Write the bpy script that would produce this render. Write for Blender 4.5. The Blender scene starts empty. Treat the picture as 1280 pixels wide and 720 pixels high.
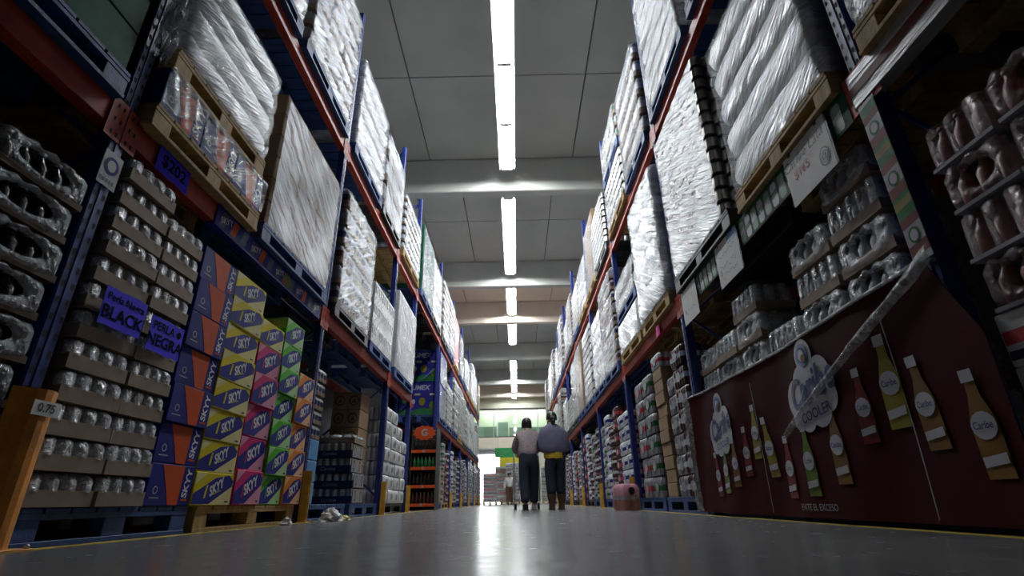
import bpy, math, random
from mathutils import Vector, Matrix
random.seed(7)
C = bpy.context.scene.collection
SC = bpy.context.scene
PI = math.pi

# ------------------------------------------------------------------ view
SC.view_settings.view_transform = 'Standard'
SC.view_settings.look = 'None'
SC.view_settings.gamma = 1.0
SC.view_settings.use_curve_mapping = False
SC.view_settings.exposure = 1.95
SC.cycles.transparent_max_bounces = 24
SC.cycles.max_bounces = 8
SC.cycles.sample_clamp_indirect = 2.0
SC.cycles.caustics_reflective = False
SC.cycles.caustics_refractive = False
SC.cycles.blur_glossy = 1.0
SC.cycles.use_denoising = True

# ------------------------------------------------------------------ layout
XL, XR = -1.90, 1.63              # aisle faces of the racks
UL = [-0.82, 1.96, 4.77, 7.53, 9.25, 12.40, 15.20, 18.0, 20.8, 23.6, 26.4]
UR = [-0.98, 1.80, 4.64, 7.47, 10.28, 13.1, 15.9, 18.7, 21.5, 24.3, 27.1]
BT1, BT2 = 1.95, 4.02             # tops of the two beam levels
ZB, ZS = 6.73, 7.63               # underside of concrete beams, of slabs
BY = [-1.5, 4.2, 9.83, 15.39, 19.13, 24.9, 30.6, 34.7]
YE = 37.5
ORD = ['lowest', 'second', 'third', 'fourth', 'fifth', 'sixth', 'seventh', 'eighth', 'ninth', 'tenth', 'eleventh', 'twelfth', 'thirteenth']
NTH = ['first'] + ORD[1:]

# ------------------------------------------------------------------ materials
def nt(m):
    m.use_nodes = True
    t = m.node_tree
    t.nodes.clear()
    return t, t.nodes, t.links
def mk(name, col, rough=.5, metal=0., var=.18, scale=9., bump=0., bscale=40., spec=.5, coat=0., stretch=(1, 1, 1), emit=0):
    m = bpy.data.materials.new(name)
    t, N, L = nt(m)
    o = N.new('ShaderNodeOutputMaterial'); p = N.new('ShaderNodeBsdfPrincipled')
    L.new(p.outputs[0], o.inputs[0])
    tc = N.new('ShaderNodeTexCoord'); mp = N.new('ShaderNodeMapping'); mp.inputs['Scale'].default_value = stretch
    L.new(tc.outputs['Object'], mp.inputs[0])
    nz = N.new('ShaderNodeTexNoise'); nz.inputs['Scale'].default_value = scale; nz.inputs['Detail'].default_value = 5
    L.new(mp.outputs[0], nz.inputs['Vector'])
    r = N.new('ShaderNodeValToRGB')
    r.color_ramp.elements[0].position = .3; r.color_ramp.elements[1].position = .7
    r.color_ramp.elements[0].color = tuple(c * (1 - var) for c in col[:3]) + (1,)
    r.color_ramp.elements[1].color = tuple(min(1, c * (1 + var * .6)) for c in col[:3]) + (1,)
    L.new(nz.outputs['Fac'], r.inputs[0]); L.new(r.outputs[0], p.inputs['Base Color'])
    p.inputs['Roughness'].default_value = rough; p.inputs['Metallic'].default_value = metal
    p.inputs['Specular IOR Level'].default_value = spec; p.inputs['Coat Weight'].default_value = coat
    if bump:
        n2 = N.new('ShaderNodeTexNoise'); n2.inputs['Scale'].default_value = bscale; n2.inputs['Detail'].default_value = 3
        L.new(mp.outputs[0], n2.inputs['Vector'])
        b = N.new('ShaderNodeBump'); b.inputs['Strength'].default_value = bump; b.inputs['Distance'].default_value = .02
        L.new(n2.outputs['Fac'], b.inputs['Height']); L.new(b.outputs[0], p.inputs['Normal'])
    return m
def mk_film(name, tint=(.85, .87, .9), lo=.25, hi=.8, scale=7., rough=.2, stretch=(1, 1, 1), rot=(0, 0, 0), bump=.7, metal=.25, opaque=False):
    m = bpy.data.materials.new(name)
    t, N, L = nt(m)
    o = N.new('ShaderNodeOutputMaterial'); p = N.new('ShaderNodeBsdfPrincipled')
    tc = N.new('ShaderNodeTexCoord'); mr_ = N.new('ShaderNodeMapping'); mp = N.new('ShaderNodeMapping')
    mr_.inputs['Rotation'].default_value = rot; mp.inputs['Scale'].default_value = stretch
    L.new(tc.outputs['Object'], mr_.inputs[0]); L.new(mr_.outputs[0], mp.inputs[0])
    nz = N.new('ShaderNodeTexNoise'); nz.inputs['Scale'].default_value = scale; nz.inputs['Detail'].default_value = 4; nz.inputs['Roughness'].default_value = .6; nz.inputs['Distortion'].default_value = .6
    n2 = N.new('ShaderNodeTexNoise'); n2.inputs['Scale'].default_value = scale * 4.5; n2.inputs['Detail'].default_value = 3
    n3 = N.new('ShaderNodeTexNoise'); n3.inputs['Scale'].default_value = 2.2; n3.inputs['Detail'].default_value = 2
    L.new(mp.outputs[0], nz.inputs['Vector']); L.new(mp.outputs[0], n2.inputs['Vector']); L.new(tc.outputs['Object'], n3.inputs['Vector'])
    ad = N.new('ShaderNodeMath'); ad.operation = 'MULTIPLY_ADD'; ad.inputs[1].default_value = .35
    L.new(n2.outputs['Fac'], ad.inputs[0]); L.new(nz.outputs['Fac'], ad.inputs[2])
    b = N.new('ShaderNodeBump'); b.inputs['Strength'].default_value = bump; b.inputs['Distance'].default_value = .035
    L.new(ad.outputs[0], b.inputs['Height']); L.new(b.outputs[0], p.inputs['Normal'])
    p.inputs['Base Color'].default_value = tint + (1,); p.inputs['Roughness'].default_value = rough
    p.inputs['Metallic'].default_value = metal; p.inputs['Specular IOR Level'].default_value = .8
    if opaque:
        r = N.new('ShaderNodeValToRGB'); r.color_ramp.elements[0].position = .35; r.color_ramp.elements[1].position = .62
        r.color_ramp.elements[0].color = tuple(c * lo for c in tint) + (1,); r.color_ramp.elements[1].color = tint + (1,)
        L.new(nz.outputs['Fac'], r.inputs[0]); L.new(r.outputs[0], p.inputs['Base Color']); L.new(p.outputs[0], o.inputs[0]); return m
    tr = N.new('ShaderNodeBsdfTransparent'); mx = N.new('ShaderNodeMixShader')
    av = N.new('ShaderNodeMath'); av.operation = 'MULTIPLY_ADD'; av.inputs[1].default_value = .6; L.new(n3.outputs['Fac'], av.inputs[0]); L.new(nz.outputs['Fac'], av.inputs[2])
    mr = N.new('ShaderNodeMapRange'); mr.inputs[1].default_value = .6; mr.inputs[2].default_value = 1.0
    mr.inputs[3].default_value = lo; mr.inputs[4].default_value = hi
    L.new(av.outputs[0], mr.inputs[0]); L.new(mr.outputs[0], mx.inputs[0])
    L.new(tr.outputs[0], mx.inputs[1]); L.new(p.outputs[0], mx.inputs[2]); L.new(mx.outputs[0], o.inputs[0])
    return m
def mk_emit(name, col, s):
    m = bpy.data.materials.new(name); t, N, L = nt(m)
    o = N.new('ShaderNodeOutputMaterial'); e = N.new('ShaderNodeEmission')
    e.inputs[0].default_value = col + (1,); e.inputs[1].default_value = s
    L.new(e.outputs[0], o.inputs[0]); return m
M = dict(
 floor=None,
 ceil=mk('grey slab paint', (.52, .52, .48), .8, var=.07, scale=1.2, bump=.05),
 cream=mk('slab with painted warm light', (.86, .7, .56), .8, var=.05, scale=1.),  # warmer, brighter light of a ceiling bay put into the slab colour
 gap=mk('dark joint', (.09, .09, .085), .9),
 beamc=mk('concrete beam paint', (.58, .58, .54), .75, var=.06, scale=2.),
 beamw=mk('pale trim and warm lit beam', (.8, .7, .58), .75, var=.05, scale=2.),  # warm light painted into two ceiling beams; plain pale colour on the trim
 wall=mk('grey wall paint', (.16, .16, .16), .8, var=.1, scale=2.),
 endw=mk('pale end wall', (.75, .74, .6), .7, var=.06, scale=1.5),
 blue=mk('blue rack paint', (.016, .032, .2), .38, var=.3, scale=14., bump=.04),
 red=mk('red orange rack paint', (.4, .042, .016), .5, var=.3, scale=11., bump=.05, spec=.25),
 hole=mk('slot shadow black', (.006, .006, .008), .9),
 yellow=mk('yellow guard paint', (.55, .3, .03), .5, var=.35, scale=8., bump=.1),
 orange=mk('orange guard paint', (.66, .24, .015), .55, var=.4, scale=7., bump=.12),
 line=mk('worn yellow floor paint', (.5, .36, .04), .55, var=.5, scale=9.),
 wood=mk('pine wood', (.42, .27, .1), .75, var=.35, scale=5., stretch=(1, 5, 1), bump=.2, bscale=30),
 bwood=mk('blue painted wood', (.02, .065, .22), .6, var=.4, scale=6., stretch=(1, 4, 1), bump=.15),
 kwood=mk('black plastic', (.03, .03, .032), .5, var=.3),
 kraft=mk('kraft cardboard', (.3, .19, .1), .8, var=.15, scale=5.),
 kraftd=mk('kraft print', (.1, .06, .035), .8),
 tray=mk('grey brown tray board', (.27, .2, .14), .75, var=.2, scale=8.),
 steel=mk('galvanised steel', (.5, .5, .52), .35, metal=.9, var=.15),
 alu=mk('aluminium can', (.62, .6, .56), .3, metal=.85, var=.15, scale=20),
 white=mk('white plastic', (.75, .75, .74), .4, var=.05),
 wpaper=mk('white paper', (.72, .72, .7), .6, var=.05),
 black=mk('black print', (.012, .012, .014), .5),
 dark=mk('dark glass', (.02, .016, .014), .12, var=.3),
 skblue=mk('carton blue', (.02, .02, .2), .55, spec=.12, var=.1, scale=4.),
 skorange=mk('carton orange', (.6, .085, .018), .55, spec=.12, var=.08),
 skyellow=mk('carton yellow', (.68, .55, .015), .55, spec=.12, var=.08),
 skpale=mk('carton pale yellow', (.72, .66, .3), .55, spec=.12, var=.08),
 skmag=mk('carton magenta', (.58, .025, .15), .55, spec=.12, var=.08),
 skpink=mk('carton pink', (.7, .3, .4), .55, spec=.12, var=.08),
 skgreen=mk('carton green', (.09, .45, .025), .55, spec=.12, var=.08),
 skmint=mk('carton pale green', (.4, .62, .28), .55, spec=.12, var=.08),
 skpeach=mk('carton tangerine', (.72, .22, .025), .55, spec=.12, var=.08),
 skcream=mk('carton pale orange', (.75, .45, .25), .55, spec=.12, var=.08),
 lightblue=mk('light blue carton', (.08, .3, .6), .45, var=.15),
 navy=mk('navy print', (.012, .018, .08), .45),
 sign=mk('violet blue card', (.075, .05, .9), .7, spec=.2, var=.08, scale=4.),
 ink=mk('marker ink', (.006, .006, .02), .9, spec=.05),
 redink=mk('red marker', (.55, .03, .03), .5),
 burg=mk('burgundy vinyl', (.036, .0013, .0036), .7, var=.2, scale=2., spec=.04),
 vyel=mk('print yellow', (.22, .18, .02), .45, spec=.15), vgrn=mk('print lime', (.1, .16, .015), .45, spec=.15),
 vora=mk('print amber', (.16, .075, .01), .45, spec=.15), vred=mk('print red', (.14, .008, .01), .45, spec=.15),
 vwht=mk('print white', (.4, .4, .44), .4), vblu=mk('print blue', (.015, .02, .15), .35), vcy=mk('print sky', (.1, .2, .4), .35),
 green=mk('dark green crate', (.015, .09, .05), .7, var=.25, spec=.15), greenb=mk('bottle green', (.03, .16, .05), .2),
 juice=mk('orange red juice', (.5, .1, .03), .35), vcan=mk('print pale green', (.09, .2, .1), .4), sleeve=mk_film('greyish sleeve film', (.36, .35, .36), .6, 1., 5., .3, (1, .3, 3), (0, 0, 0), .7, .1, True),
 pinkb=mk('pink yogurt bottle', (.27, .1, .09), .35, var=.3), redcap=mk('red cap', (.22, .03, .025), .4),
 frost=mk('frosted bottle', (.62, .66, .7), .35, var=.1),
 magenta=mk('fluorescent pink paper', (.9, .05, .35), .6),
 redw=mk('red pack', (.55, .05, .07), .4, var=.2), greyp=mk('grey pack', (.3, .3, .33), .4, var=.3),
 maroon=mk('dark cola pack', (.07, .02, .022), .3, var=.3),
 rubber=mk('black rubber', (.015, .015, .015), .7),
 skin=mk('skin', (.42, .24, .16), .55, var=.08), hair=mk('black hair', (.012, .01, .009), .45, var=.3, scale=40, stretch=(1, 1, .15)),
 sweater=mk('pinkish grey knit', (.36, .29, .3), .9, var=.25, scale=30., bump=.3, bscale=90),
 shawl=mk('slate violet fleece', (.135, .125, .2), .95, var=.2, scale=6., bump=.25, bscale=60),
 mustard=mk('mustard cotton', (.62, .4, .02), .85), jeans=mk('dark navy denim', (.012, .015, .035), .8, var=.3, scale=12),
 boots=mk('brown suede', (.12, .06, .03), .8), shoe=mk('pale trainer', (.5, .5, .5), .6), shoeb=mk('black trainer', (.02, .02, .02), .6),
 sgreen=mk('sign green', (.01, .27, .06), .5), syel=mk('sign yellow', (.7, .6, .02), .5),
 teal=mk('grey green panel', (.2, .27, .24), .5, var=.15, scale=1.5),
 tube=mk_emit('lit tube', (.93, .97, 1.), 52.),
 film=mk_film('clear shrink film', (.75, .77, .8), .2, .6, 18., .14),
 filmn=mk_film('thick shrink film', (.45, .47, .5), .25, .7, 14., .16),
 wrapc=mk_film('streaky stretch wrap', (.86, .87, .9), .4, .95, 3.4, .16, (1, .45, 7.), (-.45, 0, 0), 1.1),
 filmm=mk_film('half clear shrink film', (.78, .8, .84), .2, .62, 18., .15),
 filmw=mk_film('frosty shrink film', (.7, .71, .73), .4, .85, 22., .16),
 filmp=mk_film('pinkish shrink film', (.6, .5, .52), .1, .42, 14., .16),
 wrap=mk_film('stretch wrap', (.86, .88, .92), .12, .78, 3.2, .16, (1, .55, 5.5), (.5, 0, 0), 1.),
 wrapb=mk_film('opaque stretch wrap', (.84, .86, .9), .3, .95, 3., .18, (1, .5, 5.), (-.5, 0, 0), 1.),
 wrapt=mk_film('thin stretch wrap', (.85, .87, .9), .03, .5, 3.5, .15, (1, .5, 6.), (.6, 0, 0), .9),
 sack=mk_film('silver sack film', (.62, .63, .66), .55, 1., 4., .24, (1, .6, 4.), (.35, 0, 0), 1., .35, True),
 glass=None,
)
def mk_floor():
    m = bpy.data.materials.new('polished concrete'); t, N, L = nt(m)
    o = N.new('ShaderNodeOutputMaterial'); p = N.new('ShaderNodeBsdfPrincipled'); L.new(p.outputs[0], o.inputs[0])
    tc = N.new('ShaderNodeTexCoord'); nz = N.new('ShaderNodeTexNoise'); nz.inputs['Scale'].default_value = 1.7; nz.inputs['Detail'].default_value = 3
    L.new(tc.outputs['Object'], nz.inputs['Vector'])
    r = N.new('ShaderNodeValToRGB'); r.color_ramp.elements[0].color = (.125, .125, .128, 1); r.color_ramp.elements[1].color = (.22, .22, .222, 1)
    r.color_ramp.elements[0].position = .3; r.color_ramp.elements[1].position = .72
    L.new(nz.outputs['Fac'], r.inputs[0]); L.new(r.outputs[0], p.inputs['Base Color'])
    n2 = N.new('ShaderNodeTexNoise'); n2.inputs['Scale'].default_value = 9; n2.inputs['Detail'].default_value = 6
    L.new(tc.outputs['Object'], n2.inputs['Vector'])
    mr = N.new('ShaderNodeMapRange'); mr.inputs[1].default_value = .3; mr.inputs[2].default_value = .7; mr.inputs[3].default_value = .2; mr.inputs[4].default_value = .28
    L.new(n2.outputs['Fac'], mr.inputs[0]); L.new(mr.outputs[0], p.inputs['Roughness'])
    n3 = N.new('ShaderNodeTexNoise'); n3.inputs['Scale'].default_value = 3.5; L.new(tc.outputs['Object'], n3.inputs['Vector'])
    b = N.new('ShaderNodeBump'); b.inputs['Strength'].default_value = .0; b.inputs['Distance'].default_value = .02
    L.new(n3.outputs['Fac'], b.inputs['Height']); L.new(b.outputs[0], p.inputs['Normal'])
    return m
M['floor'] = mk_floor()
def mk_glass():
    m = bpy.data.materials.new('office glass'); t, N, L = nt(m)
    o = N.new('ShaderNodeOutputMaterial'); g = N.new('ShaderNodeBsdfGlossy'); tr = N.new('ShaderNodeBsdfTransparent'); mx = N.new('ShaderNodeMixShader')
    g.inputs['Roughness'].default_value = .03; tr.inputs[0].default_value = (.85, .95, .9, 1); mx.inputs[0].default_value = .14
    L.new(tr.outputs[0], mx.inputs[1]); L.new(g.outputs[0], mx.inputs[2]); L.new(mx.outputs[0], o.inputs[0]); return m
M['glass'] = mk_glass()

# ------------------------------------------------------------------ mesh builder
class MB:
    def __init__(s): s.v = []; s.f = []; s.m = []; s.sm = []; s.mats = []
    def mi(s, m):
        if m not in s.mats: s.mats.append(m)
        return s.mats.index(m)
    def add(s, vs, fs, m, smooth=False):
        o = len(s.v); i = s.mi(m)
        s.v += [tuple(v) for v in vs]
        for f in fs: s.f.append([k + o for k in f]); s.m.append(i); s.sm.append(smooth)
    def box(s, x0, x1, y0, y1, z0, z1, m, ch=0.):
        if ch <= 0:
            vs = [(x, y, z) for x in (x0, x1) for y in (y0, y1) for z in (z0, z1)]
            s.add(vs, [(0, 1, 3, 2), (4, 6, 7, 5), (0, 4, 5, 1), (2, 3, 7, 6), (0, 2, 6, 4), (1, 5, 7, 3)], m)
            return
        c = ch; vs = []; idx = {}
        for ix, X in enumerate((x0, x1)):
            for iy, Y in enumerate((y0, y1)):
                for iz, Z in enumerate((z0, z1)):
                    sx, sy, sz = (1, -1)[ix], (1, -1)[iy], (1, -1)[iz]
                    for a in range(3):
                        d = [sx * c, sy * c, sz * c]; d[a] = 0
                        idx[(ix, iy, iz, a)] = len(vs); vs.append((X + d[0], Y + d[1], Z + d[2]))
        I = lambda *k: idx[k]
        fs = []
        for i in (0, 1):
            fs.append([I(i, 0, 0, 0), I(i, 0, 1, 0), I(i, 1, 1, 0), I(i, 1, 0, 0)][::1 if i == 0 else -1])
            fs.append([I(0, i, 0, 1), I(1, i, 0, 1), I(1, i, 1, 1), I(0, i, 1, 1)][::1 if i == 0 else -1])
            fs.append([I(0, 0, i, 2), I(0, 1, i, 2), I(1, 1, i, 2), I(1, 0, i, 2)][::1 if i == 0 else -1])
        for i in (0, 1):
            for j in (0, 1):
                fs.append([I(i, j, 0, 0), I(i, j, 1, 0), I(i, j, 1, 1), I(i, j, 0, 1)])
                fs.append([I(i, 0, j, 0), I(i, 1, j, 0), I(i, 1, j, 2), I(i, 0, j, 2)])
                fs.append([I(0, i, j, 1), I(1, i, j, 1), I(1, i, j, 2), I(0, i, j, 2)])
                for k in (0, 1): fs.append([I(i, j, k, 0), I(i, j, k, 1), I(i, j, k, 2)])
        s.add(vs, fs, m)
    def tube(s, pts, r, m, n=8, cap=True, smooth=True):
        rings = []; P = [Vector(p) for p in pts]; rr = r if isinstance(r, (list, tuple)) else [r] * len(P)
        vs = []
        for i, p in enumerate(P):
            d = (P[min(i + 1, len(P) - 1)] - P[max(i - 1, 0)]).normalized()
            a = d.cross(Vector((0, 0, 1)) if abs(d.z) < .9 else Vector((1, 0, 0))).normalized(); b = d.cross(a)
            for k in range(n):
                t = 2 * PI * k / n; vs.append(p + rr[i] * (math.cos(t) * a + math.sin(t) * b))
        fs = [(i * n + k, i * n + (k + 1) % n, (i + 1) * n + (k + 1) % n, (i + 1) * n + k) for i in range(len(P) - 1) for k in range(n)]
        if cap: fs += [list(range(n))[::-1], [(len(P) - 1) * n + k for k in range(n)]]
        s.add(vs, fs, m, smooth)
    def lathe(s, cx, cy, prof, m, n=14, axis='z', smooth=True):
        vs = []
        for r, z in prof:
            for k in range(n):
                t = 2 * PI * k / n; a, b = r * math.cos(t), r * math.sin(t)
                vs.append((cx + a, cy + b, z) if axis == 'z' else ((cx + z, cy + a, b) if axis == 'x' else (cx + a, z, cy + b)))
        fs = [(i * n + k, i * n + (k + 1) % n, (i + 1) * n + (k + 1) % n, (i + 1) * n + k) for i in range(len(prof) - 1) for k in range(n)]
        fs += [list(range(n))[::-1], [(len(prof) - 1) * n + k for k in range(n)]]
        s.add(vs, fs, m, smooth)
    def poly(s, pts, pl, m, lift=.0012):
        """flat print on a face; pl maps (s right, t up, lift) to a point"""
        s.add([pl(a, b, lift) for a, b in pts], [list(range(len(pts)))], m)
    def disc(s, c, rx, rz, pl, m, lift=.0014, n=18):
        s.poly([(c[0] + rx * math.cos(2 * PI * k / n), c[1] + rz * math.sin(2 * PI * k / n)) for k in range(n)], pl, m, lift)
    def text(s, txt, at, h, pl, m, rot=0., bold=0., shear=0., lift=.0016, wide=1., align='CENTER'):
        vs, fs = text_geo(txt, bold, shear, align)
        ca, sa = math.cos(rot), math.sin(rot)
        s.add([pl(at[0] + h * (x * wide * ca - y * sa), at[1] + h * (x * wide * sa + y * ca), lift) for x, y in vs], fs, m)
    def loft(s, rings, m, smooth=True, capb=True, capt=True):
        n = len(rings[0]); vs = [p for r in rings for p in r]
        fs = [(i * n + k, i * n + (k + 1) % n, (i + 1) * n + (k + 1) % n, (i + 1) * n + k) for i in range(len(rings) - 1) for k in range(n)]
        s.add(vs, fs, m, smooth)
        if capb: s.add(rings[0], [list(range(n))[::-1]], m)
        if capt: s.add(rings[-1], [list(range(n))], m)
    def mesh(s, name):
        me = bpy.data.meshes.new(name); me.from_pydata(s.v, [], s.f)
        for m in s.mats: me.materials.append(m)
        me.polygons.foreach_set('material_index', s.m); me.polygons.foreach_set('use_smooth', s.sm)
        me.update(); return me
_tg = {}
def text_geo(txt, bold, shear, align):
    k = (txt, bold, shear, align)
    if k not in _tg:
        cu = bpy.data.curves.new('t', 'FONT'); cu.body = txt; cu.size = 1; cu.offset = bold; cu.shear = shear
        cu.align_x = align; cu.align_y = 'CENTER'; cu.resolution_u = 3
        ob = bpy.data.objects.new('t', cu); C.objects.link(ob)
        dg = bpy.context.evaluated_depsgraph_get(); me = bpy.data.meshes.new_from_object(ob.evaluated_get(dg))
        _tg[k] = ([(v.co.x, v.co.y) for v in me.vertices], [list(p.vertices) for p in me.polygons])
        bpy.data.objects.remove(ob); bpy.data.curves.remove(cu); bpy.data.meshes.remove(me)
    return _tg[k]
def face_front(x=0., y0=0., z0=0.):          # print facing -x (the aisle); right is -y
    return lambda a, b, l: (x - l, y0 - a, z0 + b)
def face_near(y, sgn, x0=0., z0=0.):         # print on an end; sgn -1 faces -y, +1 faces +y
    return (lambda a, b, l: (x0 + a, y - l, z0 + b)) if sgn < 0 else (lambda a, b, l: (x0 - a, y + l, z0 + b))

def rrect(x0, x1, y0, y1, n=8, r=.03, lobes=None):
    """closed outline counter-clockwise of a rounded rectangle, n points a side"""
    pts = []
    cs = [((x1 - r), (y0 + r), -PI / 2), ((x1 - r), (y1 - r), 0), ((x0 + r), (y1 - r), PI / 2), ((x0 + r), (y0 + r), PI)]
    for i, (cx, cy, a) in enumerate(cs):
        for k in range(4): t = a + (PI / 2) * k / 3; pts.append((cx + r * math.cos(t), cy + r * math.sin(t)))
        nx = cs[(i + 1) % 4]; e = pts[-1]; t2 = nx[2]; q = (nx[0] + r * math.cos(t2), nx[1] + r * math.sin(t2))
        for k in range(1, n): u = k / n; pts.append((e[0] + (q[0] - e[0]) * u, e[1] + (q[1] - e[1]) * u))
    return pts
def lobed(x0, x1, y0, y1, nx, ny, k=1., seg=6):
    """outline whose sides bulge once per can or bottle"""
    pts = []
    def side(a, b, n, nrm, r):
        for i in range(n):
            for j in range(seg):
                u = (j + .02 if j == 0 else j) / seg; t = (i + u) / n
                ins = r * k * (1 - math.sqrt(max(0, 1 - (2 * u - 1) ** 2)))
                pts.append((a[0] + (b[0] - a[0]) * t - nrm[0] * ins, a[1] + (b[1] - a[1]) * t - nrm[1] * ins))
    ry, rx = (y1 - y0) / ny / 2, (x1 - x0) / nx / 2
    side((x0, y1), (x0, y0), ny, (-1, 0), ry); side((x0, y0), (x1, y0), nx, (0, -1), rx)
    side((x1, y0), (x1, y1), ny, (1, 0), ry); side((x1, y1), (x0, y1), nx, (0, 1), rx)
    cx, cy = (x0 + x1) / 2, (y0 + y1) / 2
    e = .12
    out = []
    for x, y in pts:       # keep the corners from folding over
        out.append((min(max(x, x0), x1), min(max(y, y0), y1)))
    return out
def at_z(o, z, inset=0., c=None):
    cx = sum(p[0] for p in o) / len(o); cy = sum(p[1] for p in o) / len(o)
    hx = max(p[0] for p in o) - cx; hy = max(p[1] for p in o) - cy
    return [(cx + (x - cx) * (1 - inset / hx), cy + (y - cy) * (1 - inset / hy), z) for x, y in o]

# ------------------------------------------------------------------ object helpers
def setp(o, label=None, cat=None, group=None, kind=None):
    if label: o['label'] = label
    if cat: o['category'] = cat
    if group: o['group'] = group
    if kind: o['kind'] = kind
    return o
def link(name, data, parent=None, loc=(0, 0, 0), rz=0.):
    o = bpy.data.objects.new(name, data); C.objects.link(o)
    o.location = loc; o.rotation_euler = (0, 0, rz)
    if parent: o.parent = parent
    return o
def structure(name, mb, **k):
    return setp(link(name, mb.mesh(name)), kind='structure', **k)
def put(spec, name, loc, rz, label, cat, group=None):
    """one thing from a spec: a mesh, or a list of (part name, mesh[, index of the part it belongs to])"""
    if isinstance(spec, bpy.types.Mesh):
        return setp(link(name, spec, None, loc, rz), label, cat, group)
    r = setp(link(name, None, None, loc, rz), label, cat, group); r.empty_display_size = .1
    obs = []
    for s in spec:
        o = bpy.data.objects.new(s[0], s[1]); C.objects.link(o)
        o.parent = obs[s[2]] if len(s) > 2 and s[2] is not None else r
        if len(s) > 3 and s[3]: o['label'] = s[3]
        obs.append(o)
    return r
def side_put(side, spec, name, y, z, label, cat, group=None, off=0., dx=0.):
    """stand a thing in the left or right rack; y is its middle along the aisle, off how far behind the aisle face"""
    if side == 'L': return put(spec, name, (XL - off, y, z), PI + dx, label, cat, group)
    return put(spec, name, (XR + off, y, z), dx, label, cat, group)
SIDE = {'L': 'left', 'R': 'right'}

# ================================================================== setting
mb = MB(); mb.box(-3.3, 3.1, -3.2, 60, -.12, 0, M['floor']); structure('floor', mb)
mb = MB(); mb.box(-3.4, -3.25, -3.2, YE, 0, ZS + .2, M['wall']); structure('wall_left', mb)
mb = MB(); mb.box(3.0, 3.15, -3.2, YE, 0, ZS + .2, M['wall']); structure('wall_right', mb)
mb = MB(); mb.box(-3.25, 3.0, -3.3, -3.15, 0, ZS + .2, M['wall']); structure('wall_back', mb)
mb = MB()
mb.box(-3.3, 3.05, -3.2, YE + .3, ZS + .06, ZS + .2, M['gap'])
joints = {0: [[-2.0, 1.2], []], 1: [[-1.9, 1.47], [7.3]], 2: [[-2.5, -1.27, 1.08], [12.7]], 3: [[-1.9, 1.5], []], 4: [[-2, -.8, 1.1], [22.]], 5: [[-2, -.6, 1.1], [27.6]], 6: [[1.], []], 7: [[0.], []]}
for i in range(len(BY)):
    y0 = BY[i] + .12; y1 = BY[i + 1] - .12 if i + 1 < len(BY) else YE
    xs = [-3.3] + joints[i][0] + [3.05]; ys = [y0 - .12] + joints[i][1] + [y1 + .12]
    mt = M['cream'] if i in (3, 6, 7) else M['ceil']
    for a, b in zip(xs, xs[1:]):
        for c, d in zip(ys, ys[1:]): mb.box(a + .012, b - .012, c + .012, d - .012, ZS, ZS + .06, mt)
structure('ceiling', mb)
for i, y in enumerate(BY):
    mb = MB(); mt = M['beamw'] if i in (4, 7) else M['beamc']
    mb.box(-3.3, 3.05, y, y + .26, ZB, ZS, mt, .02); structure('trim_%d' % (i + 1), mb)
for i, (a, b) in enumerate(((-1.865, -1.795), (1.53, 1.60))):
    mb = MB(); mb.box(a, b, -1.5, 27.5, 0, .002, M['line']); structure('trim_%d' % (20 + i), mb)

# far end wall with the bright loading door, the glazed office above it
mb = MB()
D0, D1, DH = -2.75, -1.2, 3.6
mb.box(-3.3, D0, YE, YE + .2, 0, 4.2, M['endw']); mb.box(D1, 3.05, YE, YE + .2, 0, 4.2, M['endw']); mb.box(D0, D1, YE, YE + .2, DH, 4.2, M['endw'])
mb.box(-3.3, 3.05, YE, YE + .2, 6.75, ZS + .2, M['endw'])
structure('wall_front', mb); mb = MB(); mb.box(-3.3, 3.05, YE + 2.2, YE + 2.3, 4.2, ZS + .2, M['endw']); structure('wall_office', mb); mb = MB(); mb.box(-3.3, 3.05, YE + .2, YE + 2.3, 4.1, 4.2, M['endw']); mb.box(-3.3, 3.05, YE + .2, YE + 2.3, ZS, ZS + .1, M['endw'])
mb.box(-3.4, -3.3, YE, YE + 2.3, 0, ZS + .2, M['endw']); mb.box(3.05, 3.15, YE, YE + 2.3, 0, ZS + .2, M['endw'])
structure('trim_40', mb)
mb = MB(); mb.box(-3.25, 3.0, YE - .12, YE - .005, 3.62, 4.38, M['beamw'], .01); mb.box(-3.25, 3.0, YE - .16, YE - .12, 3.55, 3.66, M['beamc']); structure('trim_30', mb)
mb = MB(); mb.box(-3.25, 3.0, YE - .14, YE - .005, 6.4, 6.75, M['endw'], .01); mb.box(-3.25, 3.0, YE - .17, YE - .14, 6.36, 6.42, M['gap']); structure('trim_31', mb)
w = setp(link('window_1', None), kind='structure')
mb = MB()
for x in (-3.2, -1.6, 0, 1.6, 2.95): mb.box(x - .03, x + .03, YE - .06, YE, 4.38, 6.38, M['steel'])
mb.box(-3.23, 2.98, YE - .06, YE, 4.38, 4.46, M['gap']); mb.box(-3.23, 2.98, YE - .06, YE, 6.3, 6.38, M['steel']); link('window_frame', mb.mesh('window_frame'), w)
mb = MB(); mb.box(-3.2, 2.95, YE - .035, YE - .025, 4.46, 6.3, M['glass']); link('pane', mb.mesh('pane'), w)
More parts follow.
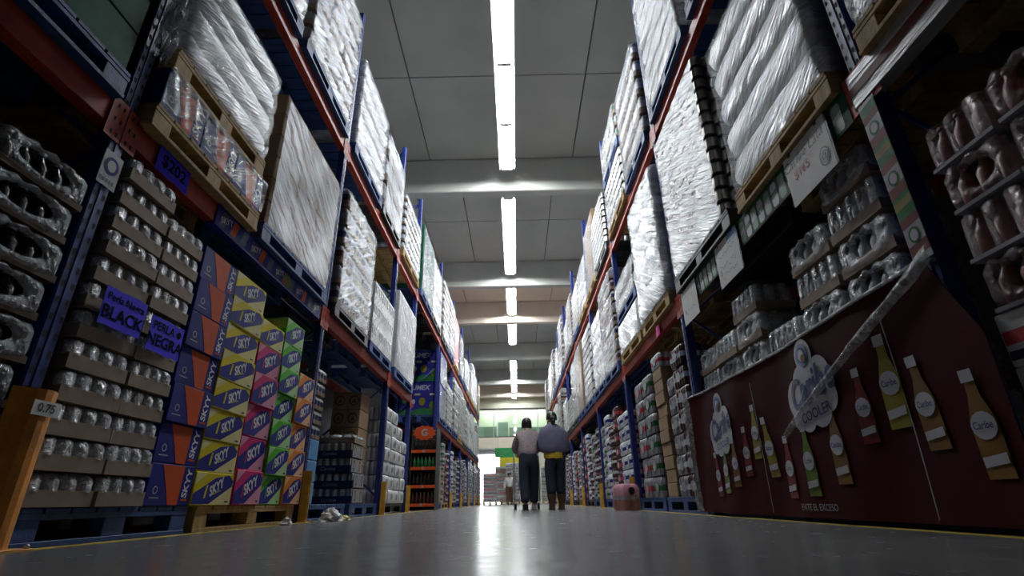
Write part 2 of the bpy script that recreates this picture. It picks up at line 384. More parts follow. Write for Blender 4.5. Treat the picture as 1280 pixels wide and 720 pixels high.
for a, b, h in ((-3.0, -1.45, 1.15), (-1.35, -.6, 1.5), (-.5, 2.8, 1.05), (.5, 1.0, 1.35)):
    mb = MB(); mb.box(a, b, YE + .4 + h * .9, YE + .5 + h * .9, 4.2, 4.2 + h, M['teal'], .01); mb.box(a + .05, b - .05, YE + .38 + h * .9, YE + .4 + h * .9, 4.3, 4.15 + h, M['teal'])
    put(mb.mesh('office_screen'), 'office_screen', (0, 0, 0), 0, {-3.0: 'grey green office screen behind the glass, at its left end', -1.35: 'tall grey green office screen behind the glass, left of middle', -.5: 'long grey green office screen behind the glass, right half', .5: 'narrow grey green office screen standing behind the long one'}[a], 'screen', 'office screens behind the far glass')
d = setp(link('door_1', None), kind='structure')
mb = MB()
for x in (D0 - .08, D1): mb.box(x, x + .08, YE - .05, YE, 0, DH + .06, M['steel'])
mb.box(D0, D1, YE - .05, YE, DH, DH + .06, M['steel']); link('door_frame', mb.mesh('door_frame'), d)
mb = MB(); mb.box(D0, D1, YE + .08, YE + .14, DH - .35, DH, M['steel'], .01)
for k in range(5): mb.tube([(D0, YE + .07, DH - .33 + k * .07), (D1, YE + .07, DH - .33 + k * .07)], .012, M['steel'], 6)
link('rolled_shutter', mb.mesh('rolled_shutter'), d)

# ================================================================== lights
def light_spec():
    a = MB(); a.box(-.055, .055, -.74, .74, .07, .13, M['white'], .008)           # housing
    b = MB()
    pr = [(-.17, .005), (-.15, .06), (-.05, .075), (.05, .075), (.15, .06), (.17, .005)]
    vs = [(x, y, z) for y in (-.74, .74) for x, z in pr] + [(x, y, z + .006) for y in (-.74, .74) for x, z in pr]
    n = 6
    b.add(vs, [(i, i + 1, n + i + 1, n + i) for i in range(5)] + [(2 * n + i, 3 * n + i, 3 * n + i + 1, 2 * n + i + 1) for i in range(5)], M['white'])
    t = []
    for x in (-.075, .075):
        q = MB(); q.tube([(x, -.7, .025), (x, .7, .025)], .019, M['tube'], 10); t.append(q.mesh('lamp_tube'))
    c = []
    for y in (-.725, .725):
        q = MB(); q.box(-.12, .12, y - .02, y + .02, -.005, .07, M['white'], .005); q.box(-.03, .03, y - .01, y + .01, -.012, -.005, M['gap']); c.append(q.mesh('lamp_holder'))
    h = []
    for y in (-.45, .45):
        q = MB(); q.tube([(0, y, .13), (0, y, ZS - 7.0)], .006, M['steel'], 6); h.append(q.mesh('hanger'))
    return [('housing', a.mesh('housing')), ('reflector', b.mesh('reflector'))] + [('lamp_tube', x) for x in t] + [('lamp_holder', x) for x in c] + [('hanger', x) for x in h]
LS = light_spec(); li = 0
for k, x in enumerate((-1.6, 1.4)): put(LS, 'added_office_light', (x, YE + 1.2, 7.0), PI / 2, 'added twin tube light inside the glazed office, %s of the two' % ('left', 'right')[k], 'light', 'added office lights')  # unseen fixtures added to brighten the office behind the glass
rows = [(1, [5.7, 7.19, 8.68]), (2, [11.35, 12.85, 14.35]), (3, [16.75, 18.25]), (4, [20.9, 22.4]), (5, [26.75, 28.25, 29.75]), (6, [32.2, 33.7]), (7, [36.0])]
for bay, ys in rows:
    for k, y in enumerate(ys):
        put(LS, 'fluorescent_light', (-.07, y, 7.0), 0, 'twin tube fluorescent light, %s of %s in the %s ceiling bay from the camera' % (NTH[k], {1: 'one', 2: 'two', 3: 'three'}[len(ys)], NTH[bay - 1]), 'light', 'fluorescent lights along the ceiling')

# ================================================================== racks
def frame_spec():
    H = 6.15
    def post(x):
        b = MB(); b.box(x, x + .075, -.045, .045, .006, H, M['blue'], .006)
        b.box(x - .004, x, -.008, .008, .01, H, M['blue'])
        for k in range(79):
            z = .12 + k * .075
            for y in (-.026, .026):
                b.poly([(-y - .009, z + .014), (-y - .006, z - .014), (-y + .006, z - .014), (-y + .009, z + .014)], face_front(x), M['hole'])
        return b.mesh('post')
    out = [('post', post(0)), ('post', post(.97))]
    for x in (0, .97):
        b = MB(); b.box(x - .008, x + .1, -.05, .05, 0, .006, M['blue']); b.lathe(x + .088, .035, [(.01, .006), (.01, .014)], M['steel'], 6); out.append(('base_plate', b.mesh('base_plate')))
    z = .25; k = 0
    while z < 5.9:
        b = MB(); z2 = min(z + .75, 6.0)
        p = [(.07, 0, z), (.98, 0, z2)] if k % 2 == 0 else [(.98, 0, z), (.07, 0, z2)]
        b.tube(p, .014, M['blue'], 6); out.append(('brace', b.mesh('brace'))); z = z2; k += 1
    b = MB(); b.tube([(.07, 0, 6.02), (.98, 0, 6.02)], .014, M['blue'], 6); out.append(('brace', b.mesh('brace')))
    return out
FS = frame_spec()
for s, U in (('L', UL), ('R', UR)):
    for i, y in enumerate(U):
        side_put(s, FS, 'rack_frame', y, 0, 'blue perforated rack frame in the %s rack, %s from the camera' % (SIDE[s], NTH[i]), 'rack frame', 'blue rack frames')
def beam_spec(L, cover=None, plain=True):
    b = MB(); h = L / 2 - .047
    b.box(.002, .05, -h, h, -.13, 0, M['red'], .004)
    b.box(.05, .07, -h, h, -.13, -.03, M['red'])
    out = [('cross_bar', b.mesh('cross_bar'))]
    for sg in (-1, 1):
        c = MB(); y0, y1 = sorted((sg * (L / 2 - .1), sg * (L / 2 - .004)))
        c.box(-.007, -.0045, y0, y1, -.19, .03, M['red'])
        for k in range(3):
            for yy in (.03, .065):
                zz = -.16 + k * .075
                c.poly([(-(sg * (L / 2 - yy)) + a, zz + q) for a, q in ((-.007, .012), (-.005, -.012), (.005, -.012), (.007, .012))], face_front(-.007), M['hole'])
        out.append(('connector', c.mesh('connector')))
    return out + (cover or [])
BSC = {}
def get_beam(L):
    k = round(L, 2)
    if k not in BSC: BSC[k] = beam_spec(L)
    return BSC[k]
def beam_label(s, i, lv): return '%s red orange rack beam facing the aisle, %s bay of the %s rack' % (('lower', 'upper')[lv], NTH[i], SIDE[s])
special = {}
for s, U in (('L', UL), ('R', UR)):
    for i in range(len(U) - 1):
        L = U[i + 1] - U[i]; yc = (U[i + 1] + U[i]) / 2
        for lv, z in ((0, BT1), (1, BT2)):
            if s == 'L' and i == 4 and lv == 0: continue
            if lv == 0 and (s, i) in (('L', 1), ('R', 0), ('R', 1)): special[(s, i)] = (L, yc); continue
            side_put(s, get_beam(L), 'rack_beam', yc, z, beam_label(s, i, lv), 'rack beam', 'rack beams')
            r = side_put(s, get_beam(L), 'rack_beam', yc, z, beam_label(s, i, lv).replace('facing the aisle', 'at the back by the wall'), 'rack beam', 'rear rack beams', off=0)
            r.location.x = XL - 1.047 if s == 'L' else XR + 1.047; r.rotation_euler.z += PI
# left second bay: blue printed promotional film over most of the beam
L, yc = special[('L', 1)]
b = MB(); pl = face_front(-.009, 0, 0)
y1 = -(2.78 - yc); y0 = -(4.62 - yc)          # local y runs towards the camera
b.box(-.0095, .052, y0, y1, -.15, .004, M['skblue'])
for k in range(13):
    u = -y1 + .04 + k * .135
    b.poly([(u, -.13), (u + .06, -.13), (u + .1, -.02), (u + .03, -.02)], pl, M['skorange' if k % 3 == 1 else 'navy'])
    if k % 3 == 0: b.text('SKYY', (u + .08, -.07), .06, pl, M['vwht'], rot=.3, bold=.02)
b.disc((-(-(3.85 - yc)), -.075), .07, .06, pl, M['vgrn'], .0025)
special_cover = [('printed_cover', b.mesh('printed_cover'), None, 'blue printed film with orange flashes and a green disc')]
side_put('L', beam_spec(L, special_cover), 'rack_beam', yc, BT1, 'lower red beam half covered in blue printed film, above the stacked bright cartons', 'rack beam', 'rack beams')
r = side_put('L', get_beam(L), 'rack_beam', yc, BT1, beam_label('L', 1, 0).replace('facing the aisle', 'at the back by the wall'), 'rack beam', 'rear rack beams'); r.location.x = XL - 1.047; r.rotation_euler.z += PI
# right first bay: clear plastic sleeve with a red stripe
L, yc = special[('R', 0)]
b = MB(); b.box(-.014, .055, -L / 2 + .02, L / 2 + .06, -.16, .012, M['sleeve']); b.box(-.016, -.0145, -L / 2 + .02, L / 2 + .06, -.1, -.055, M['vred'])
side_put('R', beam_spec(L, [('plastic_sleeve', b.mesh('plastic_sleeve'), None, 'whitish plastic sleeve with a red stripe')]), 'rack_beam', yc, BT1, 'lower beam wrapped in whitish plastic with a red stripe, nearest on the right', 'rack beam', 'rack beams')
r = side_put('R', get_beam(L), 'rack_beam', yc, BT1, beam_label('R', 0, 0).replace('facing the aisle', 'at the back by the wall'), 'rack beam', 'rear rack beams'); r.location.x = XR + 1.047; r.rotation_euler.z += PI
# right second bay: strip printed with green and white cans
L, yc = special[('R', 1)]
b = MB(); b.box(-.011, -.009, -L / 2 + .1, L / 2 - .12, -.2, .0, M['green']); pl = face_front(-.011, 0, 0)
u = -L / 2 + .15; k = 0
while u < L / 2 - .2:
    mt = M['vwht'] if k % 2 else M['vcan']
    b.poly([(u, -.17), (u + .012, -.185), (u + .058, -.185), (u + .07, -.17), (u + .07, -.05), (u + .058, -.03), (u + .012, -.03), (u, -.05)], pl, mt)
    b.poly([(u, -.13), (u + .07, -.115), (u + .07, -.08), (u, -.095)], pl, M['greenb'] if k % 2 else M['vwht'], .002)
    u += .095; k += 1
side_put('R', beam_spec(L, [('printed_strip', b.mesh('printed_strip'), None, 'strip printed with green and white cans')]), 'rack_beam', yc, BT1, 'lower beam covered by a strip of printed green and white cans', 'rack beam', 'rack beams')
r = side_put('R', get_beam(L), 'rack_beam', yc, BT1, beam_label('R', 1, 0).replace('facing the aisle', 'at the back by the wall'), 'rack beam', 'rear rack beams'); r.location.x = XR + 1.047; r.rotation_euler.z += PI

def guard_spec(h, w, mt, lab=None):
    b = MB(); n = 7
    ring = lambda z: [(-.02 - .06 * math.sin(PI * k / n), -w / 2 + w * k / n, z) for k in range(n + 1)] + [(-.012 - .055 * math.sin(PI * k / n), -w / 2 + .006 + (w - .012) * k / n, z) for k in range(n, -1, -1)]
    b.loft([ring(.008), ring(h - .03), ring(h)], M[mt], False)
    p = MB(); p.box(-.1, -.012, -w / 2 - .02, w / 2 + .02, 0, .008, M[mt], .002)
    bo = MB(); [bo.lathe(-.09, y, [(.009, .008), (.009, .018), (.004, .022)], M['steel'], 6) for y in (-w / 2, w / 2)]
    o = [('shield', b.mesh('shield')), ('base_plate', p.mesh('base_plate')), ('anchor_bolt', bo.mesh('anchor_bolt'))]
    if lab:
        q = MB(); pl = face_front(-.0835, 0, 0); q.box(-.0835, -.0815, -.06, .06, h - .1, h - .045, M['wpaper']); q.text('0.75', (0, h - .072), .045, pl, M['black'], bold=.02)
        o.append(('paper_label', q.mesh('paper_label'), None, 'small white label reading 0.75'))
    return o
side_put('L', guard_spec(.57, .2, 'orange', True), 'post_guard', 1.965, 0, 'worn orange post guard with a 0.75 label, nearest on the left', 'post guard', 'post guards')
GS = guard_spec(.42, .11, 'yellow')
for i in range(2, 11): side_put('L', GS, 'post_guard', UL[i], 0, 'yellow post guard on the left rack frame %s from the camera' % NTH[i], 'post guard', 'post guards')
for i in range(3, 11): side_put('R', GS, 'post_guard', UR[i], 0, 'yellow post guard on the right rack frame %s from the camera' % NTH[i], 'post guard', 'post guards')

# ================================================================== pallets
def pallet_spec(L, mt, D=1.0, fine=True):
    m = M[mt]; out = []
    d = MB(); n = 8; bw = L / n
    for k in range(n): d.box(0, D, -L / 2 + k * bw + .006, -L / 2 + (k + 1) * bw - .006, .123, .145, m, .002)
    out.append(('deck', d.mesh('deck')))
    for x in (0, D / 2 - .05, D - .1):
        q = MB(); q.box(x + .002, x + .098, -L / 2, L / 2, .1, .123, m, .002); out.append(('stringer_board', q.mesh('stringer_board')))
        if not fine:
            q = MB(); [q.box(x + .004, x + .096, y + .002, y + .138, .022, .1, m) for y in (-L / 2, -.07, L / 2 - .14)]; q.box(x, x + .1, -L / 2, L / 2, 0, .022, m); out.append(('skid', q.mesh('skid'))); continue
        for y in (-L / 2, -.07, L / 2 - .14):
            q = MB(); q.box(x + .004, x + .096, y + .002, y + .138, .022, .1, m, .003); out.append(('block', q.mesh('block')))
        q = MB(); q.box(x, x + .1, -L / 2, L / 2, 0, .022, m, .002); out.append(('runner', q.mesh('runner')))
    return out
PS = {}
def pallet(side, y0, y1, z, mt, label, off=-.05):
    k = (round(y1 - y0, 2), mt, y0 < 9.2)
    if k not in PS: PS[k] = pallet_spec(y1 - y0, mt, 1.0, y0 < 9.2)
    return side_put(side, PS[k], 'pallet', (y0 + y1) / 2, z, label, 'pallet', 'pallets', off)

# ================================================================== loads
def noise_ring(o, z, inset, amp, rnd):
    r = at_z(o, z, inset); cx = sum(p[0] for p in r) / len(r); cy = sum(p[1] for p in r) / len(r)
    out = []
    for x, y, zz in r:
        d = math.hypot(x - cx, y - cy); a = rnd.uniform(-amp, amp)
        out.append((x + (x - cx) / d * a, y + (y - cy) / d * a, zz))
    return out
def wrap_mesh(L, D, z0, z1, mt, seed, layers=None, amp=.006, bulge=.012, nz=None, bare=0):
    rnd = random.Random(seed); b = MB()
    o = rrect(-.016, D + .016, -L / 2 - .016, L / 2 + .016, 12, .04)
    nz = nz or max(8, int((z1 - z0) / .07)); rings = []
    for k in range(nz + 1):
        t = k / nz; z = z0 + (z1 - z0) * t; ins = 0
        if layers: ph = (z - z0) / layers % 1; ins = bulge * (1 - math.sin(PI * ph) ** .6)
        if k == nz: ins += .05
        rings.append(noise_ring(o, z, ins, amp, rnd))
    b.loft(rings, mt, True, False, True)
    if bare:      # the end that faces along the aisle is left open
        keep = [q for q in range(len(b.f)) if not (len(b.f[q]) == 4 and sum(b.v[v][1] for v in b.f[q]) / 4 * bare > L / 2 - .02)]
        b.f = [b.f[q] for q in keep]; b.m = [b.m[q] for q in keep]; b.sm = [b.sm[q] for q in keep]
    return b.mesh('stretch_wrap')
def layer_can(L, D, h, mt, rim, nx=9, ny=11):
    b = MB(); o = lobed(0, D, -L / 2, L / 2, nx, ny, .75, 5)
    b.loft([at_z(o, .0), at_z(o, h * .13, -.001)], M[rim], True, True, False)
    b.loft([at_z(o, h * .13, .002), at_z(o, h * .82, .002), at_z(o, h * .9, .008), at_z(o, h * .985, .012)], M[mt], True, False, True)
    return b.mesh('can_layer')
def layer_pack(L, D, h, mts, n=3, lob=4, nxp=3):
    b = MB(); w = L / n
    for k in range(n):
        mt = mts[k % len(mts)]
        o = lobed(.0, D, -L / 2 + k * w + .008, -L / 2 + (k + 1) * w - .008, nxp * 3, lob, .5, 4)
        b.loft([at_z(o, 0), at_z(o, h * .28)], M['tray'], True, True, False)
        b.loft([at_z(o, h * .28, .004), at_z(o, h * .62, .004)], M[mt], True, False, False)
        b.loft([at_z(o, h * .62, .004), at_z(o, h * .75, .006), at_z(o, h * .9, .025), at_z(o, h * .97, .06)], M['greyp'], True, False, True)
    return b.mesh('pack_layer')
def layer_carton(L, D, h, mt, n=3, mark=None):
    b = MB(); w = L / n
    for k in range(n): b.box(.004, D * .49, -L / 2 + k * w + .004, -L / 2 + (k + 1) * w - .004, 0, h - .004, M[mt], .006)
    for k in range(n): b.box(D * .51, D, -L / 2 + k * w + .004, -L / 2 + (k + 1) * w - .004, 0, h - .004, M[mt], .006)
    if mark:
        for sg in (-1, 1):
            for xm in (D * .25, D * .75):
                pl = face_near(sg * (L / 2 - .004), sg, xm, h / 2)
                nn = 20
                for j in range(nn):
                    a0, a1 = 2 * PI * j / nn, 2 * PI * (j + 1) / nn
                    b.poly([(.07 * math.cos(a0), .07 * math.sin(a0)), (.07 * math.cos(a1), .07 * math.sin(a1)), (.05 * math.cos(a1), .05 * math.sin(a1)), (.05 * math.cos(a0), .05 * math.sin(a0))], pl, M[mark])
                b.poly([(-.03, -.03), (.03, -.03), (0, .035)], pl, M[mark])
        for k in range(n): b.text('HALL', (-(-L / 2 + (k + .5) * w), h * .5), h * .45, face_front(.004), M[mark], bold=.02) if mark == 'x' else None
    return b.mesh('carton_layer')
def layer_soft(L, D, h, mt, seed):
    rnd = random.Random(seed); b = MB(); o = rrect(0, D, -L / 2, L / 2, 12, .06); rings = []
    for k in range(9):
        t = k / 8; ins = .055 * (1 - math.sqrt(max(0, 1 - (2 * t - 1) ** 2)))
        rings.append(noise_ring(o, h * (.01 + .98 * t), ins, .006, rnd))
    b.loft(rings, mt, True); return b.mesh('bag_layer')
def layer_crate(L, D, h, mt):
    b = MB(); n = 3; w = L / n
    for k in range(n):
        y0 = -L / 2 + k * w + .006; y1 = y0 + w - .012
        for x0, x1 in ((0, D * .49), (D * .51, D)):
            b.box(x0, x1, y0, y1, 0, .03, M[mt])
            for (a, c, d, e) in ((x0, x0 + .02, y0, y1), (x1 - .02, x1, y0, y1), (x0, x1, y0, y0 + .02), (x0, x1, y1 - .02, y1)):
                b.box(a, c, d, e, .03, h * .42, M[mt]); b.box(a, c, d, e, h * .88, h - .004, M[mt])
            for q in range(5):
                yy = y0 + (y1 - y0 - .03) * q / 4; b.box(x0, x0 + .02, yy, yy + .03, h * .42, h * .88, M[mt]); b.box(x1 - .02, x1, yy, yy + .03, h * .42, h * .88, M[mt])
                xx = x0 + (x1 - x0 - .03) * q / 4; b.box(xx, xx + .03, y0, y0 + .02, h * .42, h * .88, M[mt]); b.box(xx, xx + .03, y1 - .02, y1, h * .42, h * .88, M[mt])
            for q in range(4):
                for e in (y0 + .06, y1 - .06):
                    b.lathe(x0 + .06 + q * (x1 - x0 - .12) / 3, e, [(.033, .03), (.033, h * .55), (.014, h * .72), (.014, h * .86)], M['dark'], 8)
    return b.mesh('crate_layer')
_ld = {}
def load_spec(kind, L, H, h, mt='wrap', D=1.0, seed=1, a='alu', bare=0, **k):
    key = (kind, round(L, 2), round(H, 2), h, mt, seed, bare, a if isinstance(a, str) else tuple(a))
    if key in _ld: return _ld[key]
    n = max(1, round(H / h)); hh = H / n; out = []
    nm = dict(can='can_layer', pack='pack_layer', carton='carton_layer', soft='bag_layer', crate='crate_layer')[kind]
    base = None
    for i in range(n):
        if kind == 'can': q = base or layer_can(L, D, hh, a, 'black' if k.get('rim') is None else k['rim'])
        elif kind == 'pack': q = layer_pack(L, D, hh, [a] if isinstance(a, str) else [a[(i + j) % len(a)] for j in range(3)])
        elif kind == 'carton': q = base or layer_carton(L, D, hh, a, k.get('n', 3), k.get('mark'))
        elif kind == 'soft': q = layer_soft(L, D, hh, M[a], seed * 31 + i)
        elif kind == 'crate': q = base or layer_crate(L, D, hh, a)
        if kind not in ('soft',) and not (kind == 'pack' and not isinstance(a, str)): base = q
        out.append((nm, q))
    if mt: out.append(('stretch_wrap', wrap_mesh(L, D, .005, H + .01, M[mt], seed, hh if kind != 'carton' else None, bare=0 if kind == 'soft' else bare), None, 'shiny clear stretch wrap'))
    _ld[key] = out
    return out
def load(side, y0, y1, z, H, kind, h, label, off=-.04, cat='wrapped pallet load', grp='wrapped pallet loads', **k):
    sp = load_spec(kind, y1 - y0, H, h, bare=1 if side == 'L' else -1, **k)
    zz = z + .147
    r = side_put(side, [], 'wrapped_load', (y0 + y1) / 2, zz, label, cat, grp, off)
    hh = H / max(1, round(H / h)); i = 0
    for s in sp:
        o = bpy.data.objects.new(s[0], s[1]); C.objects.link(o); o.parent = r
        if s[0] != 'stretch_wrap': o.location = (0, 0, i * hh); i += 1
        elif len(s) > 3: o['label'] = s[3]
    return r
BAY = lambda s, i: '%s rack %s bay' % (SIDE[s], NTH[i])

# ---- left rack, lower beam level
pallet('L', .55, 1.86, BT1, 'bwood', 'blue pallet under the green cartons, left rack nearest bay')
load('L', .57, 1.84, BT1, 1.2, 'carton', .24, 'dark green cartons stacked on a blue pallet, nearest on the left', a='green', mt=None, n=3, seed=3)
pallet('L', 2.03, 3.16, BT1, 'wood', 'pine pallet carrying the blue and orange cartons, left lower beam', off=-.07)
# blue and orange cartons stand on it one by one further down
pallet('L', 2.06, 3.1, 2.362, 'wood', 'upper pine pallet under thick silver bundles, resting on blue and orange cartons', off=-.07)
load('L', 2.07, 3.1, 2.362, .84, 'soft', .21, 'thick silver wrapped bundles on the upper pine pallet, left rack', a='sack', mt='wrapt', seed=5, off=-.06)
pallet('L', 3.25, 4.62, BT1, 'bwood', 'bright blue pallet under wrapped kraft cartons, left rack', off=-.06)
load('L', 3.28, 4.6, BT1, 1.26, 'carton', .21, 'kraft cartons in silver wrap on a blue pallet, left rack second bay', a='kraft', mt='wrapb', seed=6, mark='kraftd')
pallet('L', 4.9, 6.14, BT1, 'kwood', 'black pallet under bulging dark multipacks, left rack third bay')
load('L', 4.92, 6.12, BT1, 1.44, 'pack', .24, 'six bulging layers of dark multipacks in film, left rack third bay', a=('greyp', 'maroon', 'navy'), mt='wrap', seed=7)
pallet('L', 6.24, 7.42, BT1, 'bwood', 'blue pallet under white bottle crates, left rack third bay')
load('L', 6.26, 7.4, BT1, .84, 'crate', .28, 'white plastic bottle crates in wrap on a blue pallet, left rack', a='white', mt='wrapt', seed=8)
pallet('L', 7.66, 9.12, BT1, 'bwood', 'blue pallet under a tall silver load, left rack fourth bay')
load('L', 7.68, 9.1, BT1, 1.3, 'carton', .26, 'tall streaky silver wrapped load, left rack fourth bay, lower beam', a='white', mt='wrapb', seed=9)
# ---- left rack, upper beam level
pallet('L', .6, 1.84, BT2, 'wood', 'pine pallet on the upper beam, left rack nearest bay')
load('L', .62, 1.82, BT2, 1.5, 'can', .13, 'silver can layers high on the upper beam, left rack nearest bay', seed=10)
pallet('L', 2.06, 3.3, BT2, 'bwood', 'blue pallet on the upper beam above the silver bundles, left rack')
load('L', 2.08, 3.28, BT2, 1.6, 'soft', .4, 'white wrapped load on the upper left beam, cut off by the top edge', a='sack', mt='wrap', seed=11)
pallet('L', 3.4, 4.66, BT2, 'bwood', 'blue pallet on the upper beam above the kraft cartons, left rack')
load('L', 3.42, 4.64, BT2, 1.68, 'pack', .21, 'eight silver layers of wrapped multipacks above the kraft cartons, left rack', a='greyp', mt='wrap', seed=12)
pallet('L', 4.9, 6.18, BT2, 'bwood', 'blue pallet under a bulging blue and white load, upper left beam')
load('L', 4.92, 6.16, BT2, 1.4, 'soft', .28, 'bulging white load with blue corners, upper left beam third bay', a='sack', mt='wrap', seed=13)
pallet('L', 6.28, 7.42, BT2, 'kwood', 'black pallet on the upper left beam, far half of the third bay')
load('L', 6.3, 7.4, BT2, 1.35, 'pack', .45, 'dark capped silver load, upper left beam, far half of third bay', a='frost', mt='wrapb', seed=14)
pallet('L', 7.66, 9.12, BT2, 'wood', 'pine pallet on the upper left beam, fourth bay')
load('L', 7.68, 9.1, BT2, 1.15, 'pack', .16, 'white rippled load beyond the tall blue post, upper left beam', a='frost', mt='wrap', seed=15)
pallet('L', 9.4, 10.8, BT2, 'bwood', 'blue pallet over the passage through the left rack, near half')
load('L', 9.42, 10.78, BT2, 1.5, 'carton', .3, 'dark green cartons in silver wrap over the passage, left rack', a='green', mt='wrap', seed=16)
pallet('L', 10.9, 12.25, BT2, 'kwood', 'black pallet over the passage through the left rack, far half')
load('L', 10.92, 12.23, BT2, 1.45, 'soft', .36, 'silver bundles over the passage, far half, left rack', a='sack', mt='wrap', seed=17)
# ---- right rack, lower beam level
pallet('R', .42, 1.7, BT1, 'wood', 'pine pallet at the top edge, right rack nearest bay')
load('R', .44, 1.68, BT1, 1.2, 'soft', .3, 'silver load on a pine pallet, right rack nearest bay', a='sack', mt='wrapt', seed=20)
pallet('R', 1.92, 3.06, BT1, 'wood', 'pine pallet above the white price cards, right rack')
load('R', 1.94, 3.04, BT1, 1.35, 'soft', .27, 'five thick silver bundles on a pine pallet, right rack second bay', a='sack', mt='wrapt', seed=21)
pallet('R', 3.2, 4.54, BT1, 'kwood', 'black pallet under the tall stack of silver cans, right rack')
load('R', 3.3, 4.52, BT1, 1.62, 'can', .125, 'tall stack of bare silver can layers on a black pallet, right rack', seed=22, mt='wrapc', rim='black')
pallet('R', 4.78, 5.95, BT1, 'wood', 'pine pallet behind the second right post, lower beam')
load('R', 4.8, 5.93, BT1, 1.6, 'soft', .4, 'big bulging white sheet wrapped load behind the second right post', a='sack', mt='wrapb', seed=23, off=-.06)
pallet('R', 6.05, 7.32, BT1, 'wood', 'lower pallet of the doubled silver load, right rack third bay')
load('R', 6.07, 7.3, BT1, .45, 'carton', .22, 'lower silver load under a second blue pallet, right rack third bay', a='white', mt='wrapb', seed=24)
pallet('R', 6.05, 7.32, 2.56, 'bwood', 'blue pallet between two silver loads, right rack third bay')
load('R', 6.07, 7.3, 2.56, .5, 'pack', .25, 'upper silver load on the blue pallet, right rack third bay', a='frost', mt='wrap', seed=25)
# ---- right rack, upper beam level
pallet('R', .4, 1.68, BT2, 'wood', 'pine pallet on the upper beam, right rack nearest bay')
load('R', .42, 1.66, BT2, 1.5, 'can', .13, 'silver can layers on the upper beam, right rack nearest bay', seed=10)
pallet('R', 1.95, 3.2, BT2, 'bwood', 'blue pallet on the upper right beam, near half of second bay')
load('R', 1.97, 3.18, BT2, 1.6, 'soft', .4, 'white wrapped load at the top edge, upper right beam second bay', a='sack', mt='wrap', seed=11)
pallet('R', 3.36, 4.54, BT2, 'bwood', 'blue pallet above the tall silver cans, upper right beam')
load('R', 3.38, 4.52, BT2, 1.75, 'soft', .22, 'white sacks in wrap on a blue pallet above the silver cans', a='sack', mt='wrap', seed=26)
pallet('R', 4.8, 5.95, BT2, 'bwood', 'blue pallet just beyond the second right post, upper beam')
load('R', 4.82, 5.93, BT2, 1.5, 'pack', .3, 'two tier silver load beyond the second right post, upper beam', a='frost', mt='wrap', seed=27)
pallet('R', 6.05, 7.3, BT2, 'wood', 'pine pallet under shiny cans, upper right beam third bay')
load('R', 6.07, 7.28, BT2, .8, 'can', .16, 'shiny can layers on a pine pallet, upper right beam third bay', seed=28)
pallet('R', 6.05, 7.3, 4.98, 'bwood', 'topmost blue pallet under green bottles, upper right rack third bay')
load('R', 6.07, 7.28, 4.98, .7, 'pack', .23, 'green bottle packs on the topmost blue pallet, upper right rack', a='greenb', mt='wrap', seed=29)
# ---- remaining bays
KINDS = [('pack', .2, ('greyp', 'frost'), 'wrap'), ('soft', .3, 'sack', 'wrap'), ('can', .16, 'alu', 'wrap'), ('carton', .26, 'white', 'wrapb'), ('pack', .24, 'frost', 'wrapb'), ('pack', .2, ('maroon', 'greyp', 'navy'), 'wrap'), ('carton', .3, 'kraft', 'wrap'), ('can', .125, 'alu', 'wrap')]
DESC = ['grey multipack', 'silver bundle', 'silver can', 'white carton', 'pale multipack', 'dark multipack', 'kraft carton', 'fine silver can']
PMT = ['bwood', 'wood', 'kwood', 'bwood']; PNAME = dict(bwood='blue', wood='pine', kwood='black')
rg = random.Random(42)
for s, U, st in (('L', UL, 5), ('R', UR, 3)):
    for i in range(st, len(U) - 1):
        a, b_ = U[i] + .1, U[i + 1] - .1; mid = (a + b_) / 2
        for half, (y0, y1) in enumerate(((a, mid - .04), (mid + .04, b_))):
            for lv, z in ((0, BT1), (1, BT2)):
                if s == 'L' and i == 5 and lv == 0 and half == 0: continue
                kd = rg.randrange(len(KINDS)); kind, h, am, wm = KINDS[kd]; n = rg.randint(4, 6) if h > .2 else rg.randint(7, 10)
                H = min(n * h, 1.62 if lv == 0 else 1.75); ds = DESC[kd]
                if s == 'L' and i == 6 and lv == 1 and half == 0: kind, h, am, wm, H, ds = 'carton', .26, 'redw', 'wrapt', 1.56, 'bright red carton'
                if s == 'L' and i in (5,) and lv == 1: kind, h, am, wm, H, ds = 'pack', .2, ('greyp', 'frost'), 'wrap', 1.6, 'grey multipack'
                w = '%s half of the %s, %s beam' % (('near', 'far')[half], BAY(s, i), ('lower', 'upper')[lv])
                pm = PMT[rg.randrange(4)]
                pallet(s, y0, y1, z, pm, '%s pallet, %s' % (PNAME[pm], w))
                load(s, y0 + .02, y1 - .02, z, H, kind, h, '%s load in wrap, %s' % (ds, w), a=am, mt=wm, seed=50 + kd, off=-.04 + rg.uniform(-.03, .04))

